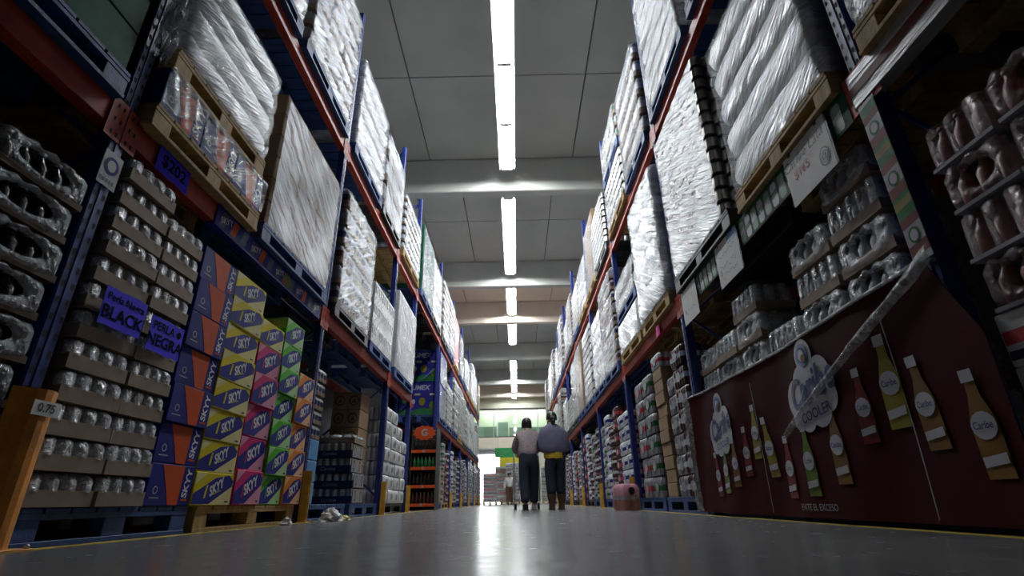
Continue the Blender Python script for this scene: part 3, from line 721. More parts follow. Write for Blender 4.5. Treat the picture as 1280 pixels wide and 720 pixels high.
# ================================================================== goods on the floor level
def bottle(mt, h, r=.03, cap=None):
    b = MB(); b.lathe(0, 0, [(r * .9, 0), (r, .004), (r, h * .55), (r * .8, h * .66), (r * .42, h * .82), (r * .42, h * .92)], M[mt], 12)
    if cap != 'none': b.lathe(0, 0, [(r * .48, h * .9), (r * .48, h)], M[cap or 'steel'], 10)
    return b.mesh('bottle')
def oval_film(w, h, d, n, mt, hole=None, lob=.018, z0=0.):
    """shrink film over a row of bottles, open at an oval in the aisle face; x runs into the rack"""
    b = MB(); N = 48; cz = z0 + (h - z0) * .52
    def outline(k, ins=0.):
        t = 2 * PI * k / N; c, s_ = math.cos(t), math.sin(t)
        hw, hh = w / 2 - ins, (h - z0) / 2 - ins
        q = 1 / max(abs(c) / hw, abs(s_) / hh); y, z = q * c, q * s_
        e = 5.; rr = (abs(y / hw) ** e + abs(z / hh) ** e) ** (1 / e); y /= rr ** .6; z /= rr ** .6
        if z > hh * .5: z -= lob * (1 - abs(math.sin(PI * n * (y + hw) / (2 * hw)))) * min(1, (z / hh - .5) * 2)
        return y, z + (z0 + h) / 2
    rings = []
    if hole:
        a, bb, hz = hole
        rings.append([(.012, a * math.cos(2 * PI * k / N), z0 + hz + bb * math.sin(2 * PI * k / N)) for k in range(N)])
        for u in (.25, .55, .8):
            R = []
            for k in range(N):
                y, z = outline(k, .004); y0, z0_ = a * math.cos(2 * PI * k / N), z0 + hz + bb * math.sin(2 * PI * k / N)
                fold = .006 * math.sin(k * 1.9) * u
                R.append((.006 - .016 * math.sin(PI * u) + fold, y0 + (y - y0) * u, z0_ + (z - z0_) * u))
            rings.append(R)
    else:
        rings.append([(-.004 + .004 * math.sin(k * 1.3), outline(k)[0] * .12, cz + (outline(k)[1] - cz) * .12) for k in range(N)])
        for u in (.5, .8): rings.append([(-.008 - .01 * abs(math.sin(PI * n * (outline(k)[0] + w / 2) / w)) + .006 * u, outline(k)[0] * u, cz + (outline(k)[1] - cz) * u) for k in range(N)])
    rings.append([(.012,) + outline(k, .002) for k in range(N)])
    rings.append([(.035,) + outline(k) for k in range(N)])
    rings.append([(d - .02,) + outline(k) for k in range(N)])
    rings.append([(d,) + outline(k, .012) for k in range(N)])
    b.loft(rings, M[mt], True, hole is None, True)
    return b.mesh('shrink_film')
def tray_pack(w, h, d, n, tray_h, body, cap, film='film', hole=None, tray='tray', lob=.018, full=True, caps=False):
    t = MB(); t.box(0, d, -w / 2, w / 2, 0, .006, M[tray])
    for (a, c, e, g) in ((0, .005, -w / 2, w / 2), (d - .005, d, -w / 2, w / 2), (.005, d - .005, -w / 2, -w / 2 + .005), (.005, d - .005, w / 2 - .005, w / 2)): t.box(a, c, e, g, .006, tray_h, M[tray])
    out = [('tray', t.mesh('tray'))]
    pitch = (w - .02) / n; bm = bottle(body, h - .014, pitch * .46, cap); me_rows = []
    bn = bottle(body, h - .014, pitch * .46, 'none'); cb = MB(); cb.lathe(0, 0, [(pitch * .22, (h - .014) * .9), (pitch * .22, h - .014)], M[cap], 10); cm = cb.mesh('cap')
    for r_ in range(2 if full else 1):
        for k in range(n):
            T = Matrix.Translation((.012 + pitch * (.5 + r_), -w / 2 + .01 + pitch * (k + .5), .006)); fc = caps and r_ == 0
            m2 = (bn if fc else bm).copy(); m2.transform(T); me_rows.append(('bottle', m2))
            if fc: m3 = cm.copy(); m3.transform(T); me_rows.append(('cap', m3, len(me_rows)))
    out += me_rows
    if hole is None:
        b = MB(); o = lobed(-.004, d + .004, -w / 2 - .004, w / 2 + .004, 3, n, 1., 8)
        b.loft([at_z(o, tray_h * .9, -.001), at_z(o, tray_h + (h - tray_h) * .5, 0), at_z(o, h - .02, .004), at_z(o, h - .008, .014), at_z(o, h - .001, .034)], M[film], True, False, True)
        out.append(('shrink_film', b.mesh('shrink_film'), None, 'clear shrink film'))
    else: out.append(('shrink_film', oval_film(w + .008, h, d + .006, n, film, hole, lob, .004), None, 'clear shrink film with an oval opening'))
    return out

# --- left: nearest stack of film wrapped bottles with oval openings
pallet('L', .6, 1.9, 0, 'kwood', 'dark pallet on the floor at the left edge, before the orange guard', off=.03)
NP = tray_pack(.40, .168, .27, 5, .03, 'dark', 'steel', 'filmn', (.12, .042, .088), 'kraftd', .02, caps=True)
for k in range(8):
    side_put('L', NP, 'shrink_wrapped_pack', 1.68 + (.012 if k % 2 else -.008), .147 + k * .17 + .02 * 0, 'film wrapped dark bottle pack left of the orange guard, %s from the floor' % ORD[k], 'multipack', 'dark film wrapped packs at the left edge', -.01)
# --- left: two columns of tray packs
pallet('L', 2.06, 3.16, 0, 'bwood', 'dusty blue pallet under the two columns of tray packs, left floor', off=.0)
TA = tray_pack(.345, .134, .25, 4, .064, 'frost', 'steel', 'filmw')
for k in range(12):
    side_put('L', TA, 'tray_pack', 2.228 + rg.uniform(-.004, .004), .147 + k * .1355, 'tray pack in the tall column beside the orange guard, %s from the floor' % ORD[k], 'multipack', 'tray packs in two tall columns', -.02 + rg.uniform(-.008, .008))
TB = tray_pack(.31, .134, .25, 4, .064, 'frost', 'steel', 'filmw')
for k in range(11):
    side_put('L', TB, 'tray_pack', 2.574 + rg.uniform(-.004, .004), .147 + k * .1355, 'tray pack in the column next to the orange and blue cartons, %s from the floor' % ORD[k], 'multipack', 'tray packs in two tall columns', -.02 + rg.uniform(-.008, .008))
# --- left: printed bottle cartons
def carton_band(w, h, d, base, pale, barc=False):
    b = MB(); b.box(0, d, -w / 2, w / 2, 0, h, M[base], .004); pl = face_front(0, w / 2, 0)
    P = lambda pts: [(.004 + x * (w - .008), .004 + z * (h - .008)) for x, z in pts]
    b.poly(P([(.25, 0), (1, 0), (1, .75)]), pl, M[pale], .0006)
    b.poly(P([(0, .62), (0, 1), (.28, 1)]), pl, M[pale], .0006)
    b.poly(P([(0, .02), (0, .34), (.5, .86), (.86, .98), (.99, .8), (.97, .6), (.42, .02)]), pl, M['skblue'], .001)
    b.poly(P([(.26, .2), (.3, .2), (.33, .62), (.29, .62)]), pl, M[base], .0016)
    b.text('SKYY', P([(.55, .55)])[0], h * .43, pl, M['wpaper'], rot=.42, bold=.035, shear=.15, lift=.002, wide=.82)
    b.poly(P([(.48, .3), (.68, .45), (.68, .48), (.48, .33)]), pl, M[base], .0016)
    b.poly(P([(.84, .06), (.93, .06), (.93, .12), (.84, .12)]), pl, M['navy'], .0012)
    for sg in (-1, 1):
        q = face_near(sg * w / 2, sg, d / 2, 0)
        b.poly([(-d / 2 + .01, h * .55), (d / 2 - .01, h * .55), (d / 2 - .01, h - .01), (-d / 2 + .01, h - .01)], q, M[pale], .0008)
        b.poly([(-.05, h * .6), (.06, h * .6), (.06, h * .9), (-.05, h * .9)], q, M['wpaper'], .0014)
        for j in range(9): b.poly([(-.045 + j * .011, h * .63), (-.045 + j * .011 + (.004 if j % 3 else .007), h * .63), (-.045 + j * .011 + (.004 if j % 3 else .007), h * .87), (-.045 + j * .011, h * .87)], q, M['black'], .002)
    b.box(.01, d - .01, -.004, .004, h, h + .0008, M['kraftd'])
    return b.mesh('bottle_carton')
def carton_wedge(w, h, d):
    b = MB(); b.box(0, d, -w / 2, w / 2, 0, h, M['skblue'], .004); pl = face_front(0, w / 2, 0)
    P = lambda pts: [(.004 + x * (w - .008), .004 + z * (h - .008)) for x, z in pts]
    b.poly(P([(.22, 1), (.74, 1), (.72, 0), (.5, 0), (.37, .5)]), pl, M['skorange'], .001)
    b.text('SKYY', P([(.87, .55)])[0], h * .31, pl, M['wpaper'], rot=PI / 2 - .12, bold=.03, lift=.0016)
    b.poly(P([(.78, .1), (.94, .1), (.94, .15), (.78, .15)]), pl, M['skorange'], .0014)
    n = 16; c = P([(.17, .36)])[0]
    for j in range(n):
        a0, a1 = 2 * PI * j / n, 2 * PI * (j + 1) / n
        b.poly([(c[0] + r_ * math.cos(t), c[1] + r_ * math.sin(t)) for r_, t in ((.02, a0), (.02, a1), (.014, a1), (.014, a0))], pl, M['vwht'])
    b.poly(P([(.08, .16), (.28, .16), (.28, .19), (.08, .19)]), pl, M['vwht'])
    for sg in (-1, 1):
        q = face_near(sg * w / 2, sg, d / 2, 0)
        b.poly([(-.1, .01), (.02, .01), (.06, h - .01), (-.06, h - .01)], q, M['skorange'])
    b.box(.01, d - .01, -.004, .004, h, h + .0008, M['kraftd'])
    return b.mesh('bottle_carton')
pallet('L', 3.24, 4.66, 0, 'wood', 'pine pallet on the floor under the yellow, pink and green cartons', off=.0)
cols = [('orange and blue', carton_wedge(.385, .21, .33), 2.946, 7, .2125), ('yellow', carton_band(.43, .186, .33, 'skyellow', 'skpale'), 3.363, 8, .188),
        ('pink', carton_band(.38, .222, .33, 'skmag', 'skpink'), 3.78, 5, .224), ('green', carton_band(.36, .205, .33, 'skgreen', 'skmint'), 4.16, 7, .207), ('tangerine', carton_band(.34, .212, .33, 'skpeach', 'skcream'), 4.52, 5, .214)]
for cn, me, y, n, ph in cols:
    for k in range(n):
        side_put('L', me, 'bottle_carton', y + rg.uniform(-.004, .004), .147 + k * ph, '%s printed bottle carton, %s from the floor' % (cn, ORD[k]) + (' of its stack of %d' % n), 'carton', 'printed bottle cartons stacked on the left', -.015 + rg.uniform(-.012, .012))
side_put('L', carton_band(.38, .186, .33, 'skyellow', 'skpale'), 'bottle_carton', 3.775, .147 + 5 * .224, 'yellow printed carton lying on top of the pink carton stack', 'carton', 'printed bottle cartons stacked on the left', -.01)
# --- left: blue and orange cartons on the lower beam pallet
CW2 = carton_wedge(.36, .262, .3)
for k in range(3): side_put('L', CW2, 'bottle_carton', 2.235 + k * .368, BT1 + .147, 'blue and orange carton between two pine pallets, %s from the camera' % NTH[k], 'carton', 'cartons between the two pine pallets', -.055)
b = MB(); r_ = random.Random(5); vs = [(-.012 - .012 * abs(math.sin(i * .9 + z * 9)) + r_.uniform(-.004, .004), -.56 + 1.12 * i / 40, .01 + .25 * z / 6) for z in range(7) for i in range(41)]
b.add(vs, [(z * 41 + i, z * 41 + i + 1, z * 41 + 42 + i, z * 41 + 41 + i) for z in range(6) for i in range(40)], M['wrapt'], True)
side_put('L', b.mesh('stretch_wrap'), 'stretch_wrap', 2.603, BT1 + .147, 'loose clear wrap hung over the three blue and orange cartons on the pine pallet', 'plastic wrap', off=-.058)
# --- left third bay floor
pallet('L', 4.9, 6.1, 0, 'bwood', 'blue pallet on the floor just past the second blue post, left', off=.02)
LB = layer_carton(.24, .3, .19, 'lightblue', 1)
for k in range(3): side_put('L', LB, 'light_blue_carton', 5.02, .147 + k * .192, 'light blue carton behind the tangerine cartons, %s from the floor' % ORD[k], 'carton', 'light blue cartons', .03)
DK = layer_pack(.26, .3, .135, ['navy'], 1, 3, 1)
for k in range(5): side_put('L', DK, 'dark_multipack', 5.02, .147 + .578 + k * .137, 'dark multipack on top of the light blue cartons, %s of five' % ORD[k], 'multipack', 'dark multipacks on the light blue cartons', .03)
pallet('L', 6.2, 7.4, 0, 'bwood', 'dark blue pallet under the navy banded can packs, left floor', off=.0)
def can_pack(w, h, d):
    b = MB(); o = lobed(0, d, -w / 2, w / 2, 6, 6, .6, 5)
    b.loft([at_z(o, 0), at_z(o, h * .5)], M['navy'], True, True, False); b.loft([at_z(o, h * .5, .003), at_z(o, h * .86, .003), at_z(o, h * .98, .012)], M['alu'], True, False, True)
    for sg in (-1, 1): b.box(.03, d - .03, sg * w / 2 - .006, sg * w / 2 + .006, .01, h * .48, M['navy']); b.text('Corona', (0, h * .26), h * .34, face_near(sg * (w / 2 + .006), sg, d / 2), M['vwht'], bold=.01, shear=.2)
    b.box(-.004, .01, -w / 2 + .03, w / 2 - .03, .01, h * .9, M['alu']); pl = face_front(-.004)
    for e in (-w / 4, w / 4): b.disc((e, h * .5), .04, .06, pl, M['navy']); b.disc((e, h * .5), .03, .045, pl, M['vwht'], .002)
    return b.mesh('can_pack')
CP = can_pack(.46, .165, .52)
for k in range(4): side_put('L', CP, 'can_multipack', 6.46 - (.0 if k < 2 else .03), .147 + k * .167, 'silver can pack with navy printed band on the left floor, %s from the pallet' % ORD[k], 'multipack', 'navy banded can packs', .0 if k < 2 else .035)
tp = tray_pack(.44, .1, .5, 5, .06, 'dark', 'steel', 'film', full=False)
r = side_put('L', tp, 'drink_multipack', 6.44, .147 + 4 * .167, 'brown tray pack with white caps on top of the navy banded can packs', 'multipack', 'packs on the can pack stack', .02)
KB = layer_carton(.42, .38, .23, 'kraft', 1, 'kraftd')
for j, y in enumerate((6.94, 7.2)):
    if j: continue
for k in range(6): side_put('L', KB, 'kraft_carton', 7.0, .147 + k * .232, 'kraft carton stacked behind the navy banded can packs, %s from the pallet' % ORD[k], 'carton', 'kraft cartons behind the navy banded can packs', .16)
# --- left fourth bay: white film packs
pallet('L', 7.66, 9.1, 0, 'kwood', 'dark pallet under white film packs by the yellow guard, left floor', off=.02)
def white_pack(w, h, d, mt='frost', bnd='navy'):
    b = MB(); o = lobed(0, d, -w / 2, w / 2, 4, 5, .5 if bnd is None else .9, 6)
    b.loft([at_z(o, 0, .004), at_z(o, h * .3)], M[mt], True, True, False); b.loft([at_z(o, h * .3), at_z(o, h * .55)], M[bnd if bnd else mt], True, False, False)
    b.loft([at_z(o, h * .55), at_z(o, h * .78), at_z(o, h * .93, .012), at_z(o, h * .985, .04)], M[mt], True, False, True)
    pl = face_front(-.002, 0, 0); b.disc((0, h * .45), w * .2, h * .24, pl, M['greyp'], .004, 14)
    return b.mesh('drink_pack')
WP = white_pack(.33, .19, .3, 'white', None)
for j, (y, n) in enumerate(((7.83, 7), (8.22, 7), (8.62, 6), (8.96, 5))):
    for k in range(n): side_put('L', WP, 'white_film_pack', y + rg.uniform(-.008, .008), .147 + k * .193, 'white film pack past the yellow guard, %s column, %s from the pallet' % (NTH[j], ORD[k]), 'multipack', 'white film packs on the left floor', .01 + rg.uniform(-.01, .01))
# --- display of drinks at the rack end
G0 = 11.72
def gdisplay():
    W, D, H = .56, .6, 1.72; out = []
    b = MB(); b.box(-W / 2, W / 2, D - .02, D, 0, H, M['black']); out.append(('back_panel', b.mesh('back_panel')))
    for sx in (-1, 1):
        b = MB(); x = sx * (W / 2 - .01); b.box(x - .01, x + .01, .0, D - .02, 0, H, M['black'], .002); out.append(('side_panel', b.mesh('side_panel')))
    for z in (.1, .47, .84, 1.2):
        b = MB(); b.box(-W / 2 + .02, W / 2 - .02, .01, D - .02, z, z + .02, M['black']); b.box(-W / 2 + .005, W / 2 - .005, -.006, .0, z - .03, z + .035, M['skorange'])
        pl = face_near(-.006, -1, 0, z); b.text('G', (0, .002), .085, pl, M['vwht'], bold=.03); out.append(('shelf', b.mesh('shelf'), None, 'black shelf with an orange edge strip and white G'))
    b = MB(); pl = face_near(-.006, -1, 0, 1.6); nn = 24
    b.add([(.27 * math.cos(2 * PI * k / nn) * (1 if k % 2 else .82), y, 1.6 + .17 * math.sin(2 * PI * k / nn) * (1 if k % 2 else .82)) for y in (-.006, .0) for k in range(nn)], [list(range(nn)), list(range(2 * nn - 1, nn - 1, -1))] + [(k, nn + k, nn + (k + 1) % nn, (k + 1) % nn) for k in range(nn)], M['skorange'])
    b.text('G', (0, 0), .2, pl, M['vwht'], bold=.04); out.append(('header_sign', b.mesh('header_sign'), None, 'orange starburst header with a white G'))
    return out
put(gdisplay(), 'drink_display', (-2.06, G0, 0), 0, 'black drink display with orange G strips at the rack end', 'display stand')
for r_, (z, mt, nm) in enumerate(((.12, 'maroon', 'dark red'), (.49, 'dark', 'dark'), (.86, 'greenb', 'green'), (1.22, 'dark', 'black'))):
    bm = bottle(mt, .24, .036, 'vora')
    for k in range(6): put(bm, 'drink_bottle', (-2.06 - .205 + k * .082, G0 + .07, z + .0005), 0, '%s bottle on the %s shelf of the G display, %s from the left' % (nm, ORD[r_], NTH[k]), 'bottle', 'bottles on the G display')
pallet('L', 12.46, 13.72, BT1, 'bwood', 'blue pallet under the blue fruit print cartons, left rack end beyond the passage')
def jumex(L, h, D):
    b = MB(); b.box(0, D, -L / 2, L / 2, 0, h - .004, M['skblue'], .006)
    for sg in (-1, 1):
        pl = face_near(sg * L / 2, sg, D / 2, 0)
        P = lambda a, c: (-D / 2 + .02 + a * (D - .04), .02 + c * (h - .05))
        b.poly([P(0, 0), P(1, 0), P(1, .16), P(.6, .22), P(.3, .14), P(0, .2)], pl, M['greenb'], .002)
        b.text('JUMEX', P(.5, .86), h * .2, pl, M['vwht'], bold=.03, shear=.2, lift=.002)
        for q, (u, v_, r_, mt) in enumerate(((.58, .42, .1, 'vyel'), (.85, .3, .1, 'vgrn'), (.35, .42, .06, 'vwht'), (.3, .3, .07, 'redw'), (.1, .45, .08, 'greenb'))): b.disc(P(u, v_), r_ * .8, r_, pl, M[mt], .002 + q * .0004)
        for u in (.35, .75): b.poly([P(u, .6), P(u + .2, .6), P(u + .2, .7), P(u, .7)], pl, M['maroon'], .002); b.poly([P(u + .03, .62), P(u + .17, .62), P(u + .17, .68), P(u + .03, .68)], pl, M['vwht'], .003)
    return b.mesh('juice_carton')
JX = jumex(1.2, .82, .98); JW = wrap_mesh(1.2, .98, .0, .81, M['wrap'], 91, bare=1)
for k in range(2):
    side_put('L', [('carton_block', JX), ('stretch_wrap', JW)], 'juice_carton_block', 13.09, BT1 + .147 + k * .825, '%s blue carton block with fruit print at the rack end' % ('lower', 'upper')[k], 'carton', 'fruit print carton blocks', -.02)
# --- generic stacks on the floor
PK = {}
def fpack(mt, bnd, h, w=.36):
    k = (mt, bnd, h, w)
    if k not in PK: PK[k] = white_pack(w, h, .3, mt, bnd)
    return PK[k]
def fstack(s, y, n, mt, bnd, h, where, w=.36, off=.01, z0=.147):
    me = fpack(mt, bnd, h, w)
    for k in range(n): side_put(s, me, 'drink_multipack', y + rg.uniform(-.01, .01), z0 + k * (h + .003), '%s, %s from the floor' % (where, ORD[k]), 'multipack', 'floor level multipacks in the %s rack' % SIDE[s], off + rg.uniform(-.012, .012))
def cstack(s, y, n, w, h, where, off=.02, z0=.147, d=.34):
    k0 = ('c', w, h)
    if k0 not in PK: PK[k0] = layer_carton(w, d, h, 'kraft', 1)
    for k in range(n): side_put(s, PK[k0], 'kraft_carton', y + rg.uniform(-.01, .01), z0 + k * h, '%s, %s from the floor' % (where, ORD[k]), 'carton', 'floor level kraft cartons in the %s rack' % SIDE[s], off + rg.uniform(-.01, .01))
# right third bay
pallet('R', 4.8, 6.05, 0, 'bwood', 'blue pallet on the floor beside the banner, right', off=.02)
pallet('R', 6.12, 7.34, 0, 'bwood', 'blue pallet behind the pink topped pack, right floor', off=.02)
fstack('R', 5.02, 7, 'maroon', 'frost', .2, 'dark banded bottle pack beside the banner post', .38)
fstack('R', 5.42, 6, 'greyp', 'white', .2, 'pale bottle pack second from the banner post', .38, .05)
cstack('R', 5.82, 10, .36, .138, 'kraft carton third column from the banner post')
fstack('R', 5.82, 1, 'frost', 'redw', .17, 'pack lying on top of the kraft carton column, right', z0=.147 + 1.382)
fstack('R', 6.36, 6, 'greyp', 'greenb', .235, 'green labelled bottle pack near the second bare post', .4)
fstack('R', 6.82, 6, 'greyp', 'redw', .235, 'red labelled bottle pack near the yellow right guard', .4)
SC_ = [('greyp', 'maroon', .165), ('frost', 'skblue', .2), ('alu', 'navy', .165), ('maroon', 'redw', .2), ('greyp', 'greenb', .18), ('maroon', 'frost', .165)]
CN = ['grey maroon', 'blue banded', 'silver navy', 'cola red', 'grey green', 'maroon white']
for s, U, st in (('R', UR, 3), ('L', UL, 5)):
    for i in range(st, len(U) - 1):
        a = U[i] + .1; b_ = U[i + 1] - .1; mid = (a + b_) / 2
        for half, (y0, y1) in enumerate(((a, mid - .03), (mid + .03, b_))):
            if s == 'L' and i == 5 and half == 0: y0 += .62
            pm = PMT[rg.randrange(4)]
            pallet(s, y0, y1, 0, pm, '%s floor pallet, %s half of the %s' % (PNAME[pm], ('near', 'far')[half], BAY(s, i)), off=.02)
            nc = max(1, int((y1 - y0) / .4))
            for j in range(nc):
                if i >= (8 if s == 'L' else 7): continue
                y = y0 + (y1 - y0) * (j + .5) / nc
                if s == 'L' and i == 5 and half == 0: cstack(s, y, 4, .36, .21, 'kraft carton column past the G display'); continue
                kd = rg.randrange(6); mt, bn, h = SC_[kd]
                if s == 'R' and i == 3 and j == 1: kd = 1; mt, bn, h = SC_[1]
                fstack(s, y, rg.randint(6, 7) if h > .19 else rg.randint(7, 8), mt, bn, h, '%s pack, %s column of %s half, %s' % (CN[kd], NTH[j], ('near', 'far')[half], BAY(s, i)), .37)
for sd, U, i in (('L', UL, 8), ('L', UL, 9), ('R', UR, 7), ('R', UR, 8), ('R', UR, 9)):
    for half in (0, 1):
        y0 = U[i] + .1 + half * 1.33
        load(sd, y0 + .02, y0 + 1.24, 0, 1.5, 'pack', .2, ('green and grey' if sd == 'L' else 'dark red and grey') + ' packs on the floor, %s half of the %s' % (('near', 'far')[half], BAY(sd, i)), a=('greenb', 'greyp') if sd == 'L' else ('maroon', 'greyp', 'redw'), mt='wrapt', seed=70 + half, off=.02)

# --- right: near packs (pinkish bottles in film)
pallet('R', .55, 1.66, 0, 'kwood', 'dark pallet on the floor at the right edge', off=.06)
wb = MB(); wb.box(0, .3, -.21, .21, 0, .177, M['white'], .006); pl = face_front(0, 0, 0)
wb.poly([(-.2, .07), (.2, .07), (.2, .115), (-.2, .115)], pl, M['redw']); wb.poly([(-.2, .02), (.0, .02), (.0, .05), (-.2, .05)], pl, M['navy'])
WB = wb.mesh('white_carton')
for k in range(3): side_put('R', WB, 'white_carton', 1.43,   .147 + k * .179, 'white carton with a red stripe at the right edge, %s from the floor' % ORD[k], 'carton', 'white cartons at the right edge')
PA = tray_pack(.26, .186, .28, 3, .014, 'pinkb', 'redcap', 'filmp', (.062, .045, .092), 'greyp', .03, caps=True)
PBk = tray_pack(.26, .186, .28, 3, .014, 'pinkb', 'redcap', 'filmp', None, 'greyp', .03, caps=True)
for j, y in enumerate((1.485, 1.212)):
    for k in range(4): side_put('R', PA if (k + j) % 2 == 0 else PBk, 'pink_bottle_pack', y + (.01 if k % 2 else -.004) * (1 - j), .147 + .538 + k * .19, 'pink bottle pack at the right edge, %s column from post, %s above the cartons' % (NTH[j], NTH[k]), 'multipack', 'pink bottle packs at the right edge', -.01)
# --- right second bay: frosted bottle trays behind the banner
pallet('R', 1.95, 3.2, 0, 'bwood', 'floor pallet behind the near half of the red banner', off=.06)
pallet('R', 3.28, 4.55, 0, 'bwood', 'floor pallet behind the far half of the red banner', off=.06)
FP = tray_pack(.39, .196, .28, 4, .055, 'frost', 'white', 'filmm', (.085, .05, .1), 'tray', .035)
FP2 = tray_pack(.39, .196, .28, 5, .055, 'frost', 'white', 'filmm', None, 'tray', .035)
for j, (y, n) in enumerate(((2.19, 8), (2.62, 7), (3.06, 5), (3.49, 7), (3.92, 6), (4.335, 6))):
    for k in range(n): side_put('R', FP if (j + k) % 3 else FP2, 'bottle_tray', y + rg.uniform(-.005, .005), .147 + k * .199, 'tray of frosted bottles above the banner, %s column from the near post, %s up' % (NTH[j], ORD[k]), 'multipack', 'frosted bottle trays behind the banner', .06 + rg.uniform(-.01, .01))

# ================================================================== banner
def banner():
    b = MB(); Y0, Y1, H = 1.64, 4.78, .97       # world y; modelled facing -x
    NY, NZ = 70, 14
    def X(y, z): return 1.582 - .008 * math.sin(y * 5.1 + z * 2) - .003 * math.sin(y * 13 + z * 5) - .03 * (1 - z) ** 2 * .6
    def top(y): return H - .035 * math.sin(PI * min(1, max(0, (y - 1.78) / 2.9))) if y > 1.78 else H - (1.78 - y) * 2.4
    g = [[(X(y, z), y, z) for z in [.025 + (top(y) - .025) * k / NZ for k in range(NZ + 1)]] for y in [Y0 + (Y1 - Y0) * i / NY for i in range(NY + 1)]]
    vs = [p for c in g for p in c]; n = NZ + 1
    b.add(vs, [(i * n + k, i * n + k + 1, (i + 1) * n + k + 1, (i + 1) * n + k) for i in range(NY) for k in range(NZ)], M['burg'], True)
    bk = [(x + .004, y, z) for x, y, z in vs]
    b.add(bk, [(i * n + k, (i + 1) * n + k, (i + 1) * n + k + 1, i * n + k + 1) for i in range(NY) for k in range(NZ)], M['burg'], True)
    pl = lambda a, z, l: (X(-a, z) - .003 - l, -a, z)      # a = -y so that right is towards the camera's right
    def sub(pts, mt, l):                                    # cut long print into small pieces that follow the waves
        b.poly(pts, pl, mt, l)
    def btl(y, z0, z1, mt, lean, l=.002):
        h = z1 - z0; w = h * .15
        P = lambda u, v: (-y + u * w + lean * (v - .5) * h, z0 + v * h)
        sub([P(-1, 0), P(1, 0), P(1, .5), P(.45, .75), P(.4, .9), P(-.4, .9), P(-.45, .75), P(-1, .5)], mt, l)
        sub([P(-.5, .88), P(.5, .88), P(.5, 1), P(-.5, 1)], M['vwht'], l + .004)
        b.disc(P(0, .47), w * .95, h * .13, pl, M['vwht'], l + .004, 14); b.text('Caribe', P(0, .47), h * .1, pl, M['vblu'], bold=.01, lift=l + .007, wide=.8)
        sub([P(-.9, .1), P(.9, .13), P(.9, .22), P(-.9, .19)], M['vwht'], l + .004)
    def logo(y, z, s):
        for c, r in (((-.3, -.12), .2), ((-.12, .0), .2), ((.05, .05), .19), ((.22, .04), .18), ((.0, .28), .17), ((.3, -.02), .13), ((-.15, -.3), .17), ((.1, -.25), .2), ((-.32, -.3), .13), ((.28, -.18), .15)):
            b.disc((-y + c[0] * s, z + c[1] * s), r * s, r * s * 1.05, pl, M['vwht'], .004, 18)
        b.text('Caribe', (-y, z - .05 * s), .43 * s, pl, M['vblu'], rot=.16, bold=.025, shear=.3, lift=.008, wide=.74)
        b.text('COOLER', (-y + .02 * s, z - .31 * s), .14 * s, pl, M['vblu'], rot=.12, bold=.015, lift=.008)
        for r, m_ in ((.12, 'vcy'), (.085, 'vblu'), (.06, 'vwht')): b.disc((-y - .01 * s, z + .29 * s), r * s, r * s, pl, M[m_], .007 + (.12 - r) * .04, 16)
        b.disc((-y + .03 * s, z + .25 * s), .05 * s, .04 * s, pl, M['vora'], .0115, 12)
    logo(4.0, .66, .5); logo(2.7, .69, .52)
    for y, z0, z1, mt, ln in ((4.2, .14, .46, 'vred', -.12), (4.02, .16, .5, 'vgrn', 0), (3.82, .2, .53, 'vora', .05), (3.62, .26, .58, 'vred', .06), (3.45, .36, .7, 'vyel', .1), (3.3, .24, .6, 'vyel', -.1),
                              (3.1, .12, .46, 'vred', 0), (2.86, .13, .5, 'vgrn', 0), (2.58, .18, .56, 'vora', 0), (2.32, .34, .67, 'vred', .05), (2.13, .38, .77, 'vyel', .05), (1.98, .28, .64, 'vora', -.06), (1.755, .17, .53, 'vora', -.03)): btl(y, z0, z1, M[mt], ln)
    for y in (3.4, 2.08):
        for k in range(8): b.poly([(-y, .04 + k * .1), (-y + .006, .04 + k * .1), (-y + .006, .14 + k * .1), (-y, .14 + k * .1)], pl, M['greyp'], .002)
    b.text('EVITE EL EXCESO', (-2.86, .075), .045, pl, M['greyp'], lift=.002)
    out = [('vinyl_sheet', b.mesh('vinyl_sheet'))]
    f = MB(); N = 24; vs = []
    for i in range(N + 1):
        t = i / N; y = 1.72 + 1.36 * t; z = .985 - .53 * t
        for dz, dx in ((.034, -.006), (.012, -.026), (-.012, -.03), (-.036, -.008)): vs.append((X(y, z) + dx - .002 * math.sin(t * 50), y, z + dz * (1 - .5 * t + .12 * math.sin(t * 23))))
    f.add(vs, [(i * 4 + k, i * 4 + k + 1, i * 4 + 5 + k, i * 4 + 4 + k) for i in range(N) for k in range(3)], M['filmm'], True)
    out.append(('clear_fold', f.mesh('clear_fold'), None, 'shiny fold of clear plastic running down from the post'))
    e = MB()
    e.tube([(X(y, top(y)) - .004, y, top(y)) for y in [1.8 + 2.95 * k / 40 for k in range(41)]], .009, M['filmw'], 6); out.append(('hem', e.mesh('hem'), None, 'shiny plastic hem along the top'))
    e = MB(); vs = []
    for i in range(21):
        z = .03 + .95 * i / 20
        for q in range(5): vs.append((1.575 - .03 * math.sin(PI * q / 4) - .005 * math.sin(i * 2.3 + q), 4.66 + .04 * q + .02 * math.sin(z * 6), z))
    e.add(vs, [(i * 5 + k, i * 5 + k + 1, i * 5 + 6 + k, i * 5 + 5 + k) for i in range(20) for k in range(4)], M['film'], True); out.append(('plastic_edge', e.mesh('plastic_edge'), None, 'crumpled clear plastic edge by the blue post'))
    return out
put(banner(), 'banner', (0, 0, 0), 0, 'burgundy vinyl banner with printed bottles hung along the right rack', 'banner')
